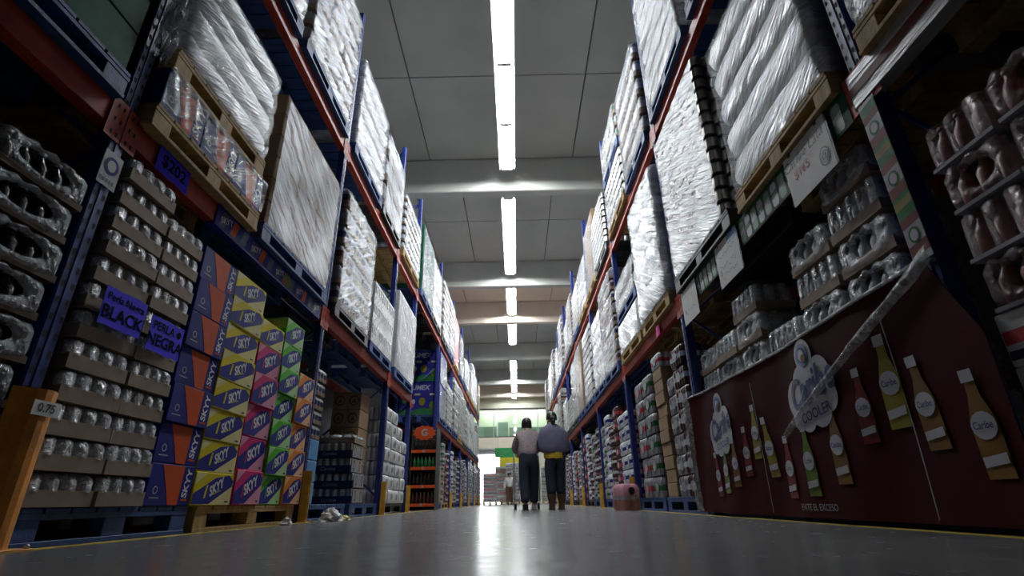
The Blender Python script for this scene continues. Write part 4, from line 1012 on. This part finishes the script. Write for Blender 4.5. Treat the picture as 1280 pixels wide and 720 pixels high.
# decorated strip on the near right post
def poststrip():
    b = MB(); b.box(-.012, -.0105, -.05, .05, .98, 1.78, M['greyp']); pl = face_front(-.012, 0, 0); z = 1.0
    while z < 1.72:
        for a, c, mt in ((0, .05, 'vred'), (.05, .13, 'greyp'), (.13, .17, 'vred'), (.17, .215, 'greenb'), (.215, .25, 'vyel'), (.25, .27, 'greenb')):
            if z + c < 1.78: b.poly([(-.048, z + a), (.048, z + a + .012), (.048, z + c + .012), (-.048, z + c)], pl, M[mt], .001)
        b.disc((0, z + .09), .03, .035, pl, M['greenb'], .002); b.disc((0, z + .09), .02, .025, pl, M['vwht'], .003)
        z += .27
    return b.mesh('printed_post_strip')
side_put('R', poststrip(), 'printed_strip', UR[1], 0, 'green, yellow and red printed strip taped down the near right post', 'poster strip')
# left near post sticker
b = MB(); b.box(-.0105, -.009, -.055, .055, 1.52, 1.7, M['vwht']); pl = face_front(-.0105, 0, 0); b.disc((0, 1.63), .042, .045, pl, M['skblue']); b.disc((0, 1.63), .025, .03, pl, M['vwht'], .002); [b.poly([(-.045 + k * .018, 1.54), (-.034 + k * .018, 1.54), (-.034 + k * .018, 1.56), (-.045 + k * .018, 1.56)], pl, M['navy']) for k in range(5)]
side_put('L', b.mesh('post_sticker'), 'post_sticker', UL[1], 0, 'white and blue sticker on the nearest left post', 'sticker')

# ================================================================== signs
def scrawl(b, x, z, w, h, pl, m, seed):
    r = random.Random(seed); p = [(x + w * (k / 14 - .5), z + h * r.uniform(-.5, .5)) for k in range(15)]
    for (a, c), (d, e) in zip(p, p[1:]): b.poly([(a, c - .003), (d, e - .003), (d, e + .003), (a, c + .003)], pl, m, .0015)
def card(w, h, lines, base='sign', ink='ink', ragged=True):
    b = MB(); n = 10; r = random.Random(len(lines[0][0]))
    out = []
    for k in range(n): out.append((-w / 2 + w * k / n, -h / 2 + (r.uniform(-.004, .004) if ragged else 0)))
    for k in range(4): out.append((w / 2 + (r.uniform(-.003, .003) if ragged else 0), -h / 2 + h * k / 4))
    for k in range(n): out.append((w / 2 - w * k / n, h / 2 + (r.uniform(-.004, .004) if ragged else 0)))
    for k in range(4): out.append((-w / 2, h / 2 - h * k / 4))
    m = len(out)
    b.add([(-.0025, -a, c) for a, c in out] + [(0, -a, c) for a, c in out], [list(range(m)), list(range(2 * m - 1, m - 1, -1))] + [(k, (k + 1) % m, m + (k + 1) % m, m + k) for k in range(m)], M[base])
    pl = face_front(-.0025)
    for t, at, s, kw in lines: b.text(t, at, s, pl, M[kw.pop('mat', ink)], **kw)
    return b
b = card(.27, .18, [('Perla Negra', (.0, .045), .05, dict(bold=.02)), ('BLACK', (0, -.03), .085, dict(bold=.025))])
side_put('L', b.mesh('price_card'), 'hand_lettered_card', 2.24, .995, 'violet blue card with two lines of black lettering, nearer the orange guard', 'sign', off=-.045)
b = card(.265, .18, [('PERLA', (-.03, .045), .062, dict(bold=.02)), ('NEGRA', (0, -.03), .085, dict(bold=.025))]); b.disc((.095, .045), .016, .02, face_front(-.0025), M['ink'])
side_put('L', b.mesh('price_card'), 'hand_lettered_card', 2.56, .965, 'violet blue card with black lettering beside the orange cartons', 'sign', off=-.045)
b = card(.27, .16, [('$202', (.0, -.005), .1, dict(bold=.02))])
side_put('L', b.mesh('price_card'), 'price_card', 2.33, 1.885, 'violet blue price card reading 202 on the red beam', 'sign', off=-.012)
def white_card(w, h, lines, edge, accent=None):
    b = card(w, h, lines, 'wpaper', 'black', False); b.box(-.002, .001, -w / 2 - .015, -w / 2, -h / 2, h / 2, M[edge])
    if accent: b.poly([(w / 2 - .16, h / 2 - .07), (w / 2, h / 2 - .07), (w / 2, h / 2), (w / 2 - .16, h / 2)], face_front(-.0025), M[accent])
    for yy in (-w / 3, w / 3): b.box(-.004, .004, yy - .012, yy + .012, h / 2 - .015, h / 2 + .02, M['black'])
    return b
b = white_card(.41, .31, [('Caribe Lata', (-.02, .085), .085, dict(shear=.2)), ('$165', (-.06, .0), .075, dict(mat='redink', bold=.01)), ('00', (.04, .03), .03, dict(mat='redink'))], 'navy')
b.disc((.14, -.06), .045, .055, face_front(-.0025), M['navy']); b.disc((.14, -.06), .035, .045, face_front(-.0025), M['wpaper'], .002); b.text('@', (.14, -.06), .07, face_front(-.0025), M['navy'], lift=.003)
side_put('R', b.mesh('price_sign'), 'price_sign', 2.26, 1.785, 'white price sign with red 165 under the pine pallet', 'sign', 'white price signs on the right', -.025)
b = white_card(.4, .34, [('$', (-.14, -.06), .06, dict(mat='greyp'))], 'vblu', 'lightblue'); [scrawl(b, -.01, zz, .3, .05, face_front(-.0025), M['greyp'], q) for q, zz in enumerate((.06, -.03, -.1))]
side_put('R', b.mesh('price_sign'), 'price_sign', 3.39, 1.77, 'white price sign with a blue corner under the black pallet', 'sign', 'white price signs on the right', -.025)
b = white_card(.38, .32, [('$', (-.12, -.05), .06, dict(mat='vblu'))], 'white'); [scrawl(b, .0, zz, .27, .06, face_front(-.0025), M['greyp'], q + 5) for q, zz in enumerate((.07, -.06))]
side_put('R', b.mesh('price_sign'), 'price_sign', 4.3, 1.765, 'pale price sign hung just before the second right post', 'sign', 'white price signs on the right', -.025)
b = MB(); b.add([(-.003 - .012 * math.sin(k), -.09 + .045 * k, z) for z in (0, .06, .12) for k in range(5)], [(r_ * 5 + k, r_ * 5 + k + 1, r_ * 5 + 6 + k, r_ * 5 + 5 + k) for r_ in range(2) for k in range(4)], M['magenta'], True)
b.add([(.0 - .012 * math.sin(k), -.09 + .045 * k, z) for z in (0, .06, .12) for k in range(5)], [(r_ * 5 + k, r_ * 5 + 5 + k, r_ * 5 + 6 + k, r_ * 5 + k + 1) for r_ in range(2) for k in range(4)], M['magenta'], True)
side_put('R', b.mesh('pink_tag'), 'paper_tag', 5.42, 1.8, 'fluorescent pink paper tag stuck on the red beam', 'tag', off=-.018)
# hanging green and yellow sign at the far end
sg = [];b = MB(); b.box(-1.3, .9, -.02, .02, .5, 1.05, M['sgreen'], .004); [b.disc((q, .7 + .1 * (k % 2)), .12, .09, face_near(-.02, -1), M['vcan']) for k, q in enumerate((-1., -.6, .1))]; sg.append(('green_panel', b.mesh('green_panel')))
b = MB(); b.box(-1.0, .9, -.02, .02, .0, .495, M['syel'], .004); sg.append(('yellow_panel', b.mesh('yellow_panel')))
for x in (-1.1, .7):
    b = MB(); b.tube([(x, 0, 1.05), (x, 0, ZS - 2.1)], .008, M['steel'], 6); sg.append(('hanger', b.mesh('hanger')))
put(sg, 'hanging_sign', (0, 32.0, 2.1), 0, 'green and yellow sign hanging at the far end of the aisle', 'sign')

# ================================================================== loose things on the floor
def crumple(seed, sx, sy, sz, mt):
    r = random.Random(seed); b = MB(); nu, nv = 16, 9; vs = []
    for j in range(nv):
        ph = PI / 2 * j / (nv - 1)
        for i in range(nu):
            t = 2 * PI * i / nu; k = 1 + r.uniform(-.28, .28) * (1 if j else .5)
            vs.append((sx * k * math.cos(t) * math.cos(ph), sy * k * math.sin(t) * math.cos(ph), sz * math.sin(ph) * (1 + r.uniform(-.3, .25)) + .001))
    b.add(vs, [(j * nu + i, j * nu + (i + 1) % nu, (j + 1) * nu + (i + 1) % nu, (j + 1) * nu + i) for j in range(nv - 1) for i in range(nu)] + [list(range(nu))[::-1]], mt, False)
    return b.mesh('crumpled_bag')
put(crumple(1, .09, .16, .1, M['wpaper']), 'crumpled_bag', (-1.70, 5.05, 0), 0, 'larger crumpled white plastic bag on the floor before the blue pallet', 'plastic bag')
put(crumple(2, .04, .05, .05, M['wpaper']), 'crumpled_bag', (-1.76, 4.2, 0), 0, 'small crumpled white scrap on the floor before the pine pallet', 'litter')
b = MB(); r_ = random.Random(9); vs = [(-.02 - .05 * abs(math.sin(i * 1.1 + z * .8)) - r_.uniform(0, .03), -.06 + .12 * i / 12 + r_.uniform(-.012, .012), 2.42 + .8 * z / 14 - (.12 * abs(math.sin(i * .9)) if z == 0 else 0)) for z in range(15) for i in range(13)]
b.add(vs, [(z * 13 + i, z * 13 + i + 1, z * 13 + 14 + i, z * 13 + 13 + i) for z in range(14) for i in range(12)], M['filmw'], False)
side_put('L', b.mesh('torn_wrap'), 'torn_wrap', 1.965, 0, 'crinkled torn plastic wrap clinging to the top of the nearest left post', 'plastic wrap')
put(crumple(5, .05, .07, .04, M['skpale']), 'crumpled_bag', (-1.66, 5.3, 0), 0, 'yellowish scrap of plastic lying beside the crumpled white bag', 'litter')
def pinkpack():
    out = []; b = MB(); o = lobed(-.14, .14, -.2, .2, 2, 3, .4, 6)
    b.loft([at_z(o, 0, .01), at_z(o, .02), at_z(o, .15)], M['juice'], True); out.append(('lower_bottles', b.mesh('lower_bottles'), None, 'orange red lower band'))
    b = MB(); b.loft([at_z(o, .152), at_z(o, .18), at_z(o, .2, -.004)], M['vwht'], True); out.append(('white_band', b.mesh('white_band')))
    b = MB(); b.loft([at_z(o, .202), at_z(o, .3), at_z(o, .35, .02), at_z(o, .37, .05)], M['skpink'], True); b.disc((0, .27), .05, .055, face_near(-.198, -1, 0, 0), M['black'], .012); out.append(('pink_top', b.mesh('pink_top'), None, 'pink printed top with a dark oval'))
    b = MB(); o2 = lobed(-.146, .146, -.206, .206, 2, 3, .3, 6); b.loft([at_z(o2, .002), at_z(o2, .3), at_z(o2, .36, .02), at_z(o2, .378, .06)], M['filmp'], True, False); out.append(('shrink_film', b.mesh('shrink_film')))
    return out
pp = put(pinkpack(), 'juice_multipack', (1.42, 7.15, 0), .25, 'pink topped orange juice pack standing alone on the floor before the yellow guard', 'multipack')

pp.scale = (.86, .86, .86)
# far stacks between the rack ends and the door
FAR = [(-2.4, 29.6, 1.75, ('redw', 'greyp'), 'reddish pack stack nearest the left rack end'), (-1.55, 31.0, 1.5, ('maroon', 'redw'), 'low dark red pack stack before the bright door'), (-.95, 33.2, 2.0, ('redw', 'frost'), 'pinkish pack stack right of the bright door'),
       (-.25, 31.2, 2.05, ('vyel', 'greyp'), 'tall yellowish pack stack under the green sign'), (.75, 32.6, 1.9, ('frost', 'greyp'), 'pale pack stack behind the shoppers'), (1.8, 31.0, 1.8, ('greenb', 'greyp'), 'green pack stack near the right rack end')]
for x, y, H, am, lb in FAR:
    pl_ = put(pallet_spec(.9, 'wood', .8, False), 'pallet', (x - .4, y, 0), 0, 'pallet under the ' + lb, 'pallet', 'pallets')
    r = put([], 'wrapped_load', (x - .38, y, .147), 0, lb, 'wrapped pallet load', 'pack stacks at the far end'); i = 0
    n = round(H / .2); sp = load_spec('pack', .86, H, .2, 'wrapt', .76, 120 + int(x * 10), am)
    for s in sp:
        o = bpy.data.objects.new(s[0], s[1]); C.objects.link(o); o.parent = r
        if s[0] != 'stretch_wrap': o.location = (0, 0, i * H / n); i += 1

# ================================================================== people
def skin_mesh(name, verts, edges, radii, mt, lev=2, root=0):
    me = bpy.data.meshes.new(name); me.from_pydata(verts, edges, []); ob = bpy.data.objects.new(name, me); C.objects.link(ob)
    m = ob.modifiers.new('s', 'SKIN'); m.use_smooth_shade = True
    for i, r in enumerate(radii):
        sv = me.skin_vertices[0].data[i]; sv.radius = r if isinstance(r, tuple) else (r, r); sv.use_root = i == root
    s = ob.modifiers.new('d', 'SUBSURF'); s.levels = lev; s.render_levels = lev
    dg = bpy.context.evaluated_depsgraph_get(); out = bpy.data.meshes.new_from_object(ob.evaluated_get(dg)); out.name = name
    out.materials.clear(); out.materials.append(mt)
    for p in out.polygons: p.use_smooth = True; p.material_index = 0
    bpy.data.objects.remove(ob); bpy.data.meshes.remove(me); return out
def person(name, loc, rz, H, lean, hands, clothes, label, head_turn=0.):
    """facing +y; hands = two wrist targets; clothes picks colours"""
    k = H / 1.6; V = []; E = []; R = []
    def v(p, r, par=None):
        V.append((p[0] * k, p[1] * k, p[2] * k)); R.append(r * k if not isinstance(r, tuple) else (r[0] * k, r[1] * k))
        if par is not None: E.append((par, len(V) - 1))
        return len(V) - 1
    ly = lambda z: lean * max(0, z - .85)
    pel = v((0, 0, .86), (.125, .1)); wa = v((0, ly(1.0), 1.0), (.115, .085), pel); ch = v((0, ly(1.2), 1.2), (.135, .095), wa); nb = v((0, ly(1.31), 1.31), (.075, .065), ch)
    nk = v((0, ly(1.38) + .01, 1.38), .047, nb); hd = v((0, ly(1.45) + .03, 1.46), (.07, .08), nk); tp = v((0, ly(1.52) + .03, 1.55), (.062, .07), hd)
    legs = []
    for s in (-1, 1):
        st = clothes.get('stride', .06) * s
        hp = v((s * .085, 0, .8), .088, pel); kn = v((s * .085, st * .5 + .02, .46), .055, hp); an = v((s * .085, st - .01, .09), .038, kn); he = v((s * .085, st + .03, .04), .036, an); to = v((s * .095, st + .14, .028), .026, he)
        legs.append(((s * .085, 0, .8), (s * .085, st * .5 + .02, .46), (s * .085, st - .01, .09), (s * .095, st + .14, .028)))
    arms = []
    for s, hnd in zip((-1, 1), hands):
        sh = (s * .165, ly(1.27), 1.28); w = hnd; el = ((sh[0] + w[0]) / 2 + s * .06, (sh[1] + w[1]) / 2 - .03, (sh[2] + w[2]) / 2 - .08)
        a = v(sh, .05, ch); b_ = v(el, .037, a); c = v(w, .026, b_)
        d = Vector(w) - Vector(el); d.normalize(); up = Vector((0, 0, 1)); sd = d.cross(up).normalized()
        pm = Vector(w) + d * .05; p_ = v(tuple(pm), (.032, .02), c)
        for f in range(4):
            o = sd * (.026 - .0175 * f); ln = (.05, .058, .054, .042)[f]
            q1 = pm + o * 1. + d * .035; q2 = q1 + d * ln * .5 - up * .012; q3 = q2 + d * ln * .2 - up * ln * .45
            i1 = v(tuple(q1), .0095, p_); i2 = v(tuple(q2), .0085, i1); v(tuple(q3), .0075, i2)
        t1 = Vector(w) + d * .03 + sd * (.03 * -s); t2 = t1 + d * .03 + sd * (.015 * -s) - up * .01; i1 = v(tuple(t1), .0105, c); v(tuple(t2), .009, i1)
        arms.append((sh, el, w))
    out = [('body', skin_mesh('body', V, E, R, M['skin']))]
    S = lambda p: (p[0] * k, p[1] * k, p[2] * k)
    # head details
    hc = Vector(S((0, ly(1.47) + .035, 1.49))); rh = .085 * k
    b = MB()
    for sx in (-1, 1): b.lathe(hc.x + sx * .03 * k, hc.z + .0, [(.004 * k, hc.y + rh * .95), (.009 * k, hc.y + rh * 1.02), (.004 * k, hc.y + rh * 1.06)], M['dark'], 8, 'y')
    b.tube([(hc.x, hc.y + rh * .9, hc.z), (hc.x, hc.y + rh * 1.25, hc.z - .03 * k)], [.006 * k, .012 * k], M['skin'], 6); b.box(hc.x - .02 * k, hc.x + .02 * k, hc.y + rh * .9, hc.y + rh * 1.04, hc.z - .055 * k, hc.z - .045 * k, M['redw'])
    for sx in (-1, 1): b.lathe(hc.y - .005, hc.z - .01 * k, [(0.006 * k, 0), (.022 * k, .008 * k), (.018 * k, .014 * k)], M['skin'], 8, 'x') if False else b.tube([(hc.x + sx * .075 * k, hc.y, hc.z - .025 * k), (hc.x + sx * .086 * k, hc.y - .008, hc.z), (hc.x + sx * .078 * k, hc.y, hc.z + .02 * k)], [.008 * k, .013 * k, .008 * k], M['skin'], 6)
    out.append(('face', b.mesh('face')))
    # hair cap, uneven
    b = MB(); nu, nv = 20, 12; r_ = random.Random(len(label)); vs = []; low = clothes.get('hair_low', -.6)
    for j in range(nv + 1):
        ph = PI / 2 - (PI / 2 - low) * j / nv
        for i in range(nu):
            t = 2 * PI * i / nu; fr = max(0, math.sin(t)); rr = rh * (1.14 + r_.uniform(-.04, .04)); zz = math.sin(ph) * (1.12 if ph > 0 else 1.5)
            if fr > .45 and ph < .35: zz = math.sin(.35) + (ph - .35) * .02
            cr = math.cos(ph) if ph > 0 else 1 + .05 * ph
            vs.append((hc.x + rr * 1.0 * cr * math.cos(t), hc.y + rr * 1.08 * cr * math.sin(t) * (1 if fr == 0 else .96), hc.z + rr * zz + .015 * k))
    b.add(vs, [(j * nu + i, (j + 1) * nu + i, (j + 1) * nu + (i + 1) % nu, j * nu + (i + 1) % nu) for j in range(nv) for i in range(nu)] + [[nv * nu + i for i in range(nu)]], M['hair'], True)
    if clothes.get('bun'):
        for q, (dz, dy, rr) in enumerate(((-.02, -.1, .055), (-.06, -.115, .045), (-.1, -.11, .03))): b.lathe(hc.x, hc.y + dy * k, [(rr * k * math.sin(PI * u / 6) + .001, hc.z + dz * k - rr * k * math.cos(PI * u / 6)) for u in range(7)], M['hair'], 10)
    out.append(('hair', b.mesh('hair')))
    # trousers
    V2 = [S((0, ly(.98), .98)), S((0, 0, .84))]; E2 = [(0, 1)]; R2 = [(.165 * k, .14 * k), (.175 * k, .155 * k)]
    for lg in legs:
        n0 = len(V2); V2 += [S(lg[0]), S(lg[1]), S((lg[2][0], lg[2][1], .1 if clothes['shoe_h'] < .12 else .2))]; E2 += [(1, n0), (n0, n0 + 1), (n0 + 1, n0 + 2)]; R2 += [.128 * k, .095 * k, .085 * k]
    out.append(('trousers', skin_mesh('trousers', V2, E2, R2, M[clothes['legs']])))
    if clothes['top'] == 'shawl':
        b = MB(); rings = []; r_ = random.Random(3)
        for z, rx, ry in ((.9, .235, .17), (.93, .262, .19), (1.0, .272, .195), (1.08, .27, .185), (1.16, .262, .175), (1.24, .248, .16), (1.29, .225, .14), (1.325, .185, .12), (1.35, .13, .1), (1.385, .085, .08)):
            rings.append([((rx + .012 * math.sin(9 * 2 * PI * i / 36 + z * 21)) * math.cos(2 * PI * i / 36) * k, (ly(z) + .02 + (ry + .008 * math.sin(7 * 2 * PI * i / 36 + z * 30)) * math.sin(2 * PI * i / 36)) * k, (z + .018 * math.sin(2 * PI * i / 36 * 2 + z * 9)) * k) for i in range(36)])
        b.loft(rings, M['shawl'], True, False, False); out.append(('shawl', b.mesh('shawl'), None, 'slate violet shawl wrapped round the shoulders'))
        b = MB(); rings = []
        for z, rx, ry in ((.8, .178, .148), (.84, .185, .152), (.92, .182, .15), (1.0, .17, .13)): rings.append([(rx * math.cos(2 * PI * i / 28) * k, ry * math.sin(2 * PI * i / 28) * k, (z + .006 * math.sin(i * 1.7)) * k) for i in range(28)])
        b.loft(rings, M['mustard'], True, False, False); out.append(('shirt', b.mesh('shirt'), None, 'mustard yellow shirt hem'))
    else:
        V3 = [S((0, -.005, .83)), S((0, ly(1.02), 1.02)), S((0, ly(1.22), 1.22)), S((0, ly(1.33), 1.33))]; E3 = [(0, 1), (1, 2), (2, 3)]; R3 = [(.205 * k, .18 * k), (.185 * k, .15 * k), (.19 * k, .15 * k), (.1 * k, .09 * k)]
        for sh, el, w in arms:
            n0 = len(V3); w2 = tuple(w[q] + (el[q] - w[q]) * .1 for q in range(3)); V3 += [S(sh), S(el), S(w2)]; E3 += [(2, n0), (n0, n0 + 1), (n0 + 1, n0 + 2)]; R3 += [.085 * k, .068 * k, .05 * k]
        out.append(('sweater', skin_mesh('sweater', V3, E3, R3, M[clothes['top']])))
    for q, lg in enumerate(legs):
        b = MB(); x, y = lg[2][0], lg[2][1]; hgt = clothes['shoe_h']; o = lambda z, a, f: [((x + a * math.cos(2 * PI * i / 16)) * k, (y + (f if math.sin(2 * PI * i / 16) > 0 else a * 1.1) * math.sin(2 * PI * i / 16) + .0) * k, z * k) for i in range(16)]
        rg_ = [o(0, .045, .17), o(.02, .05, .18), o(.05, .048, .16), o(.085, .05, .09)] + ([o(.15, .058, .062), o(hgt * .7, .068, .075), o(hgt, .082, .09)] if hgt > .12 else [o(hgt, .05, .06)])
        b.loft(rg_, M[clothes['shoes'][q]], True); b.box((x - .048) * k, (x + .048) * k, (y - .05) * k, (y + .15) * k, 0, .012 * k, M['rubber']); out.append(('boot' if hgt > .12 else 'shoe', b.mesh('shoe')))
    r = put(out, name, loc, rz, label, 'person'); return r
person('person', (.64, 8.95, 0), .12, 1.57, .10, [(-.1, .2, 1.05), (.1, .21, 1.02)], dict(top='shawl', legs='jeans', shoes=['boots', 'boots'], shoe_h=.24, bun=True, hair_low=-.35, stride=.02), 'woman seen from behind in a slate violet shawl, yellow hem and brown boots')
person('person', (.2, 9.0, 0), .05, 1.5, .3, [(-.19, .4, .98), (.14, .4, .98)], dict(top='sweater', legs='jeans', shoes=['shoeb', 'shoe'], shoe_h=.09, hair_low=-.75, stride=.1), 'woman in a pinkish grey sweater and dark jeans pushing a trolley')
person('person', (-.38, 27.0, 0), PI, 1.5, .02, [(-.25, .08, .78), (.25, .08, .78)], dict(top='white', legs='boots', shoes=['shoeb', 'shoeb'], shoe_h=.09, hair_low=-.4, stride=.08), 'distant person in a white top and brown trousers near the far stacks')
# trolley
def trolley():
    out = []; b = MB()
    for x in (-.22, .22): b.tube([(x, 0, .15), (x, .75, .15)], .013, M['steel'], 8); b.tube([(x, 0, .15), (x, -.06, .7), (x, -.1, .96)], .013, M['steel'], 8)
    for y in (0, .25, .5, .75): b.tube([(-.22, y, .15), (.22, y, .15)], .01, M['steel'], 6)
    out.append(('chassis', b.mesh('chassis')))
    b = MB(); b.tube([(-.24, -.1, .96), (.24, -.1, .96)], .015, M['sgreen'], 8); out.append(('handle', b.mesh('handle')))
    b = MB()
    for k in range(9):
        z = .32 + k * .055
        b.tube([(-.24, 0, z), (.24, 0, z), (.22, .8, z), (-.22, .8, z), (-.24, 0, z)], .003, M['steel'], 5)
    for k in range(10):
        x = -.24 + .48 * k / 9; b.tube([(x, 0, .32), (x, 0, .76)], .003, M['steel'], 5); b.tube([(x * .92, .8, .32), (x * .92, .8, .76)], .003, M['steel'], 5); b.tube([(x, 0, .32), (x * .92, .8, .32)], .003, M['steel'], 5)
    for k in range(1, 12):
        y = .8 * k / 12
        for s in (-1, 1): b.tube([(s * (.24 - .02 * k / 12), y, .32), (s * (.24 - .02 * k / 12), y, .76)], .003, M['steel'], 5)
    out.append(('wire_basket', b.mesh('wire_basket')))
    for x in (-.2, .2):
        for y in (.02, .72):
            w = MB(); w.lathe(y, .055, [(.02, x - .016), (.055, x - .016), (.055, x + .016), (.02, x + .016)], M['rubber'], 14, 'x') if False else w.add([(x + e, y + .055 * math.cos(2 * PI * i / 14), .055 + .055 * math.sin(2 * PI * i / 14)) for e in (-.016, .016) for i in range(14)], [(i, (i + 1) % 14, 14 + (i + 1) % 14, 14 + i) for i in range(14)] + [list(range(14))[::-1], list(range(14, 28))], M['rubber'])
            w.box(x - .022, x - .017, y - .015, y + .015, .05, .15, M['steel']); w.box(x + .017, x + .022, y - .015, y + .015, .05, .15, M['steel']); out.append(('caster', w.mesh('caster')))
    return out
put(trolley(), 'shopping_trolley', (.17, 9.58, 0), .03, 'wire shopping trolley loaded with packs in front of the two women', 'trolley')
for k in range(2): put(fpack('alu', 'greyp', .18, .36), 'drink_multipack', (.03, 9.78 + k * .36, .325), .03, 'silver pack lying in the trolley basket, %s one' % ('nearer', 'farther')[k], 'multipack', 'packs in the trolley')

# ================================================================== world, camera
w = bpy.data.worlds.new('daylight'); SC.world = w; w.use_nodes = True
bg = w.node_tree.nodes['Background']; bg.inputs[0].default_value = (.93, .97, 1, 1); bg.inputs[1].default_value = 3.0
cd = bpy.data.cameras.new('camera'); cam = bpy.data.objects.new('camera', cd); C.objects.link(cam); SC.camera = cam
f_px = 631.; cd.sensor_width = 36.; cd.lens = f_px / 1280 * 36.; cd.clip_start = .02; cd.clip_end = 200
p, ro, yw = math.radians(22.94), math.radians(1.162), math.radians(-.1235)
fw = Vector((math.sin(yw) * math.cos(p), math.cos(yw) * math.cos(p), math.sin(p))); rt = Vector((math.cos(yw), -math.sin(yw), 0)); dn = fw.cross(rt)
r2 = math.cos(ro) * rt + math.sin(ro) * dn; d2 = -math.sin(ro) * rt + math.cos(ro) * dn
mt_ = Matrix((r2, -d2, -fw)).transposed().to_4x4(); mt_.translation = (0, 0, .133); cam.matrix_world = mt_
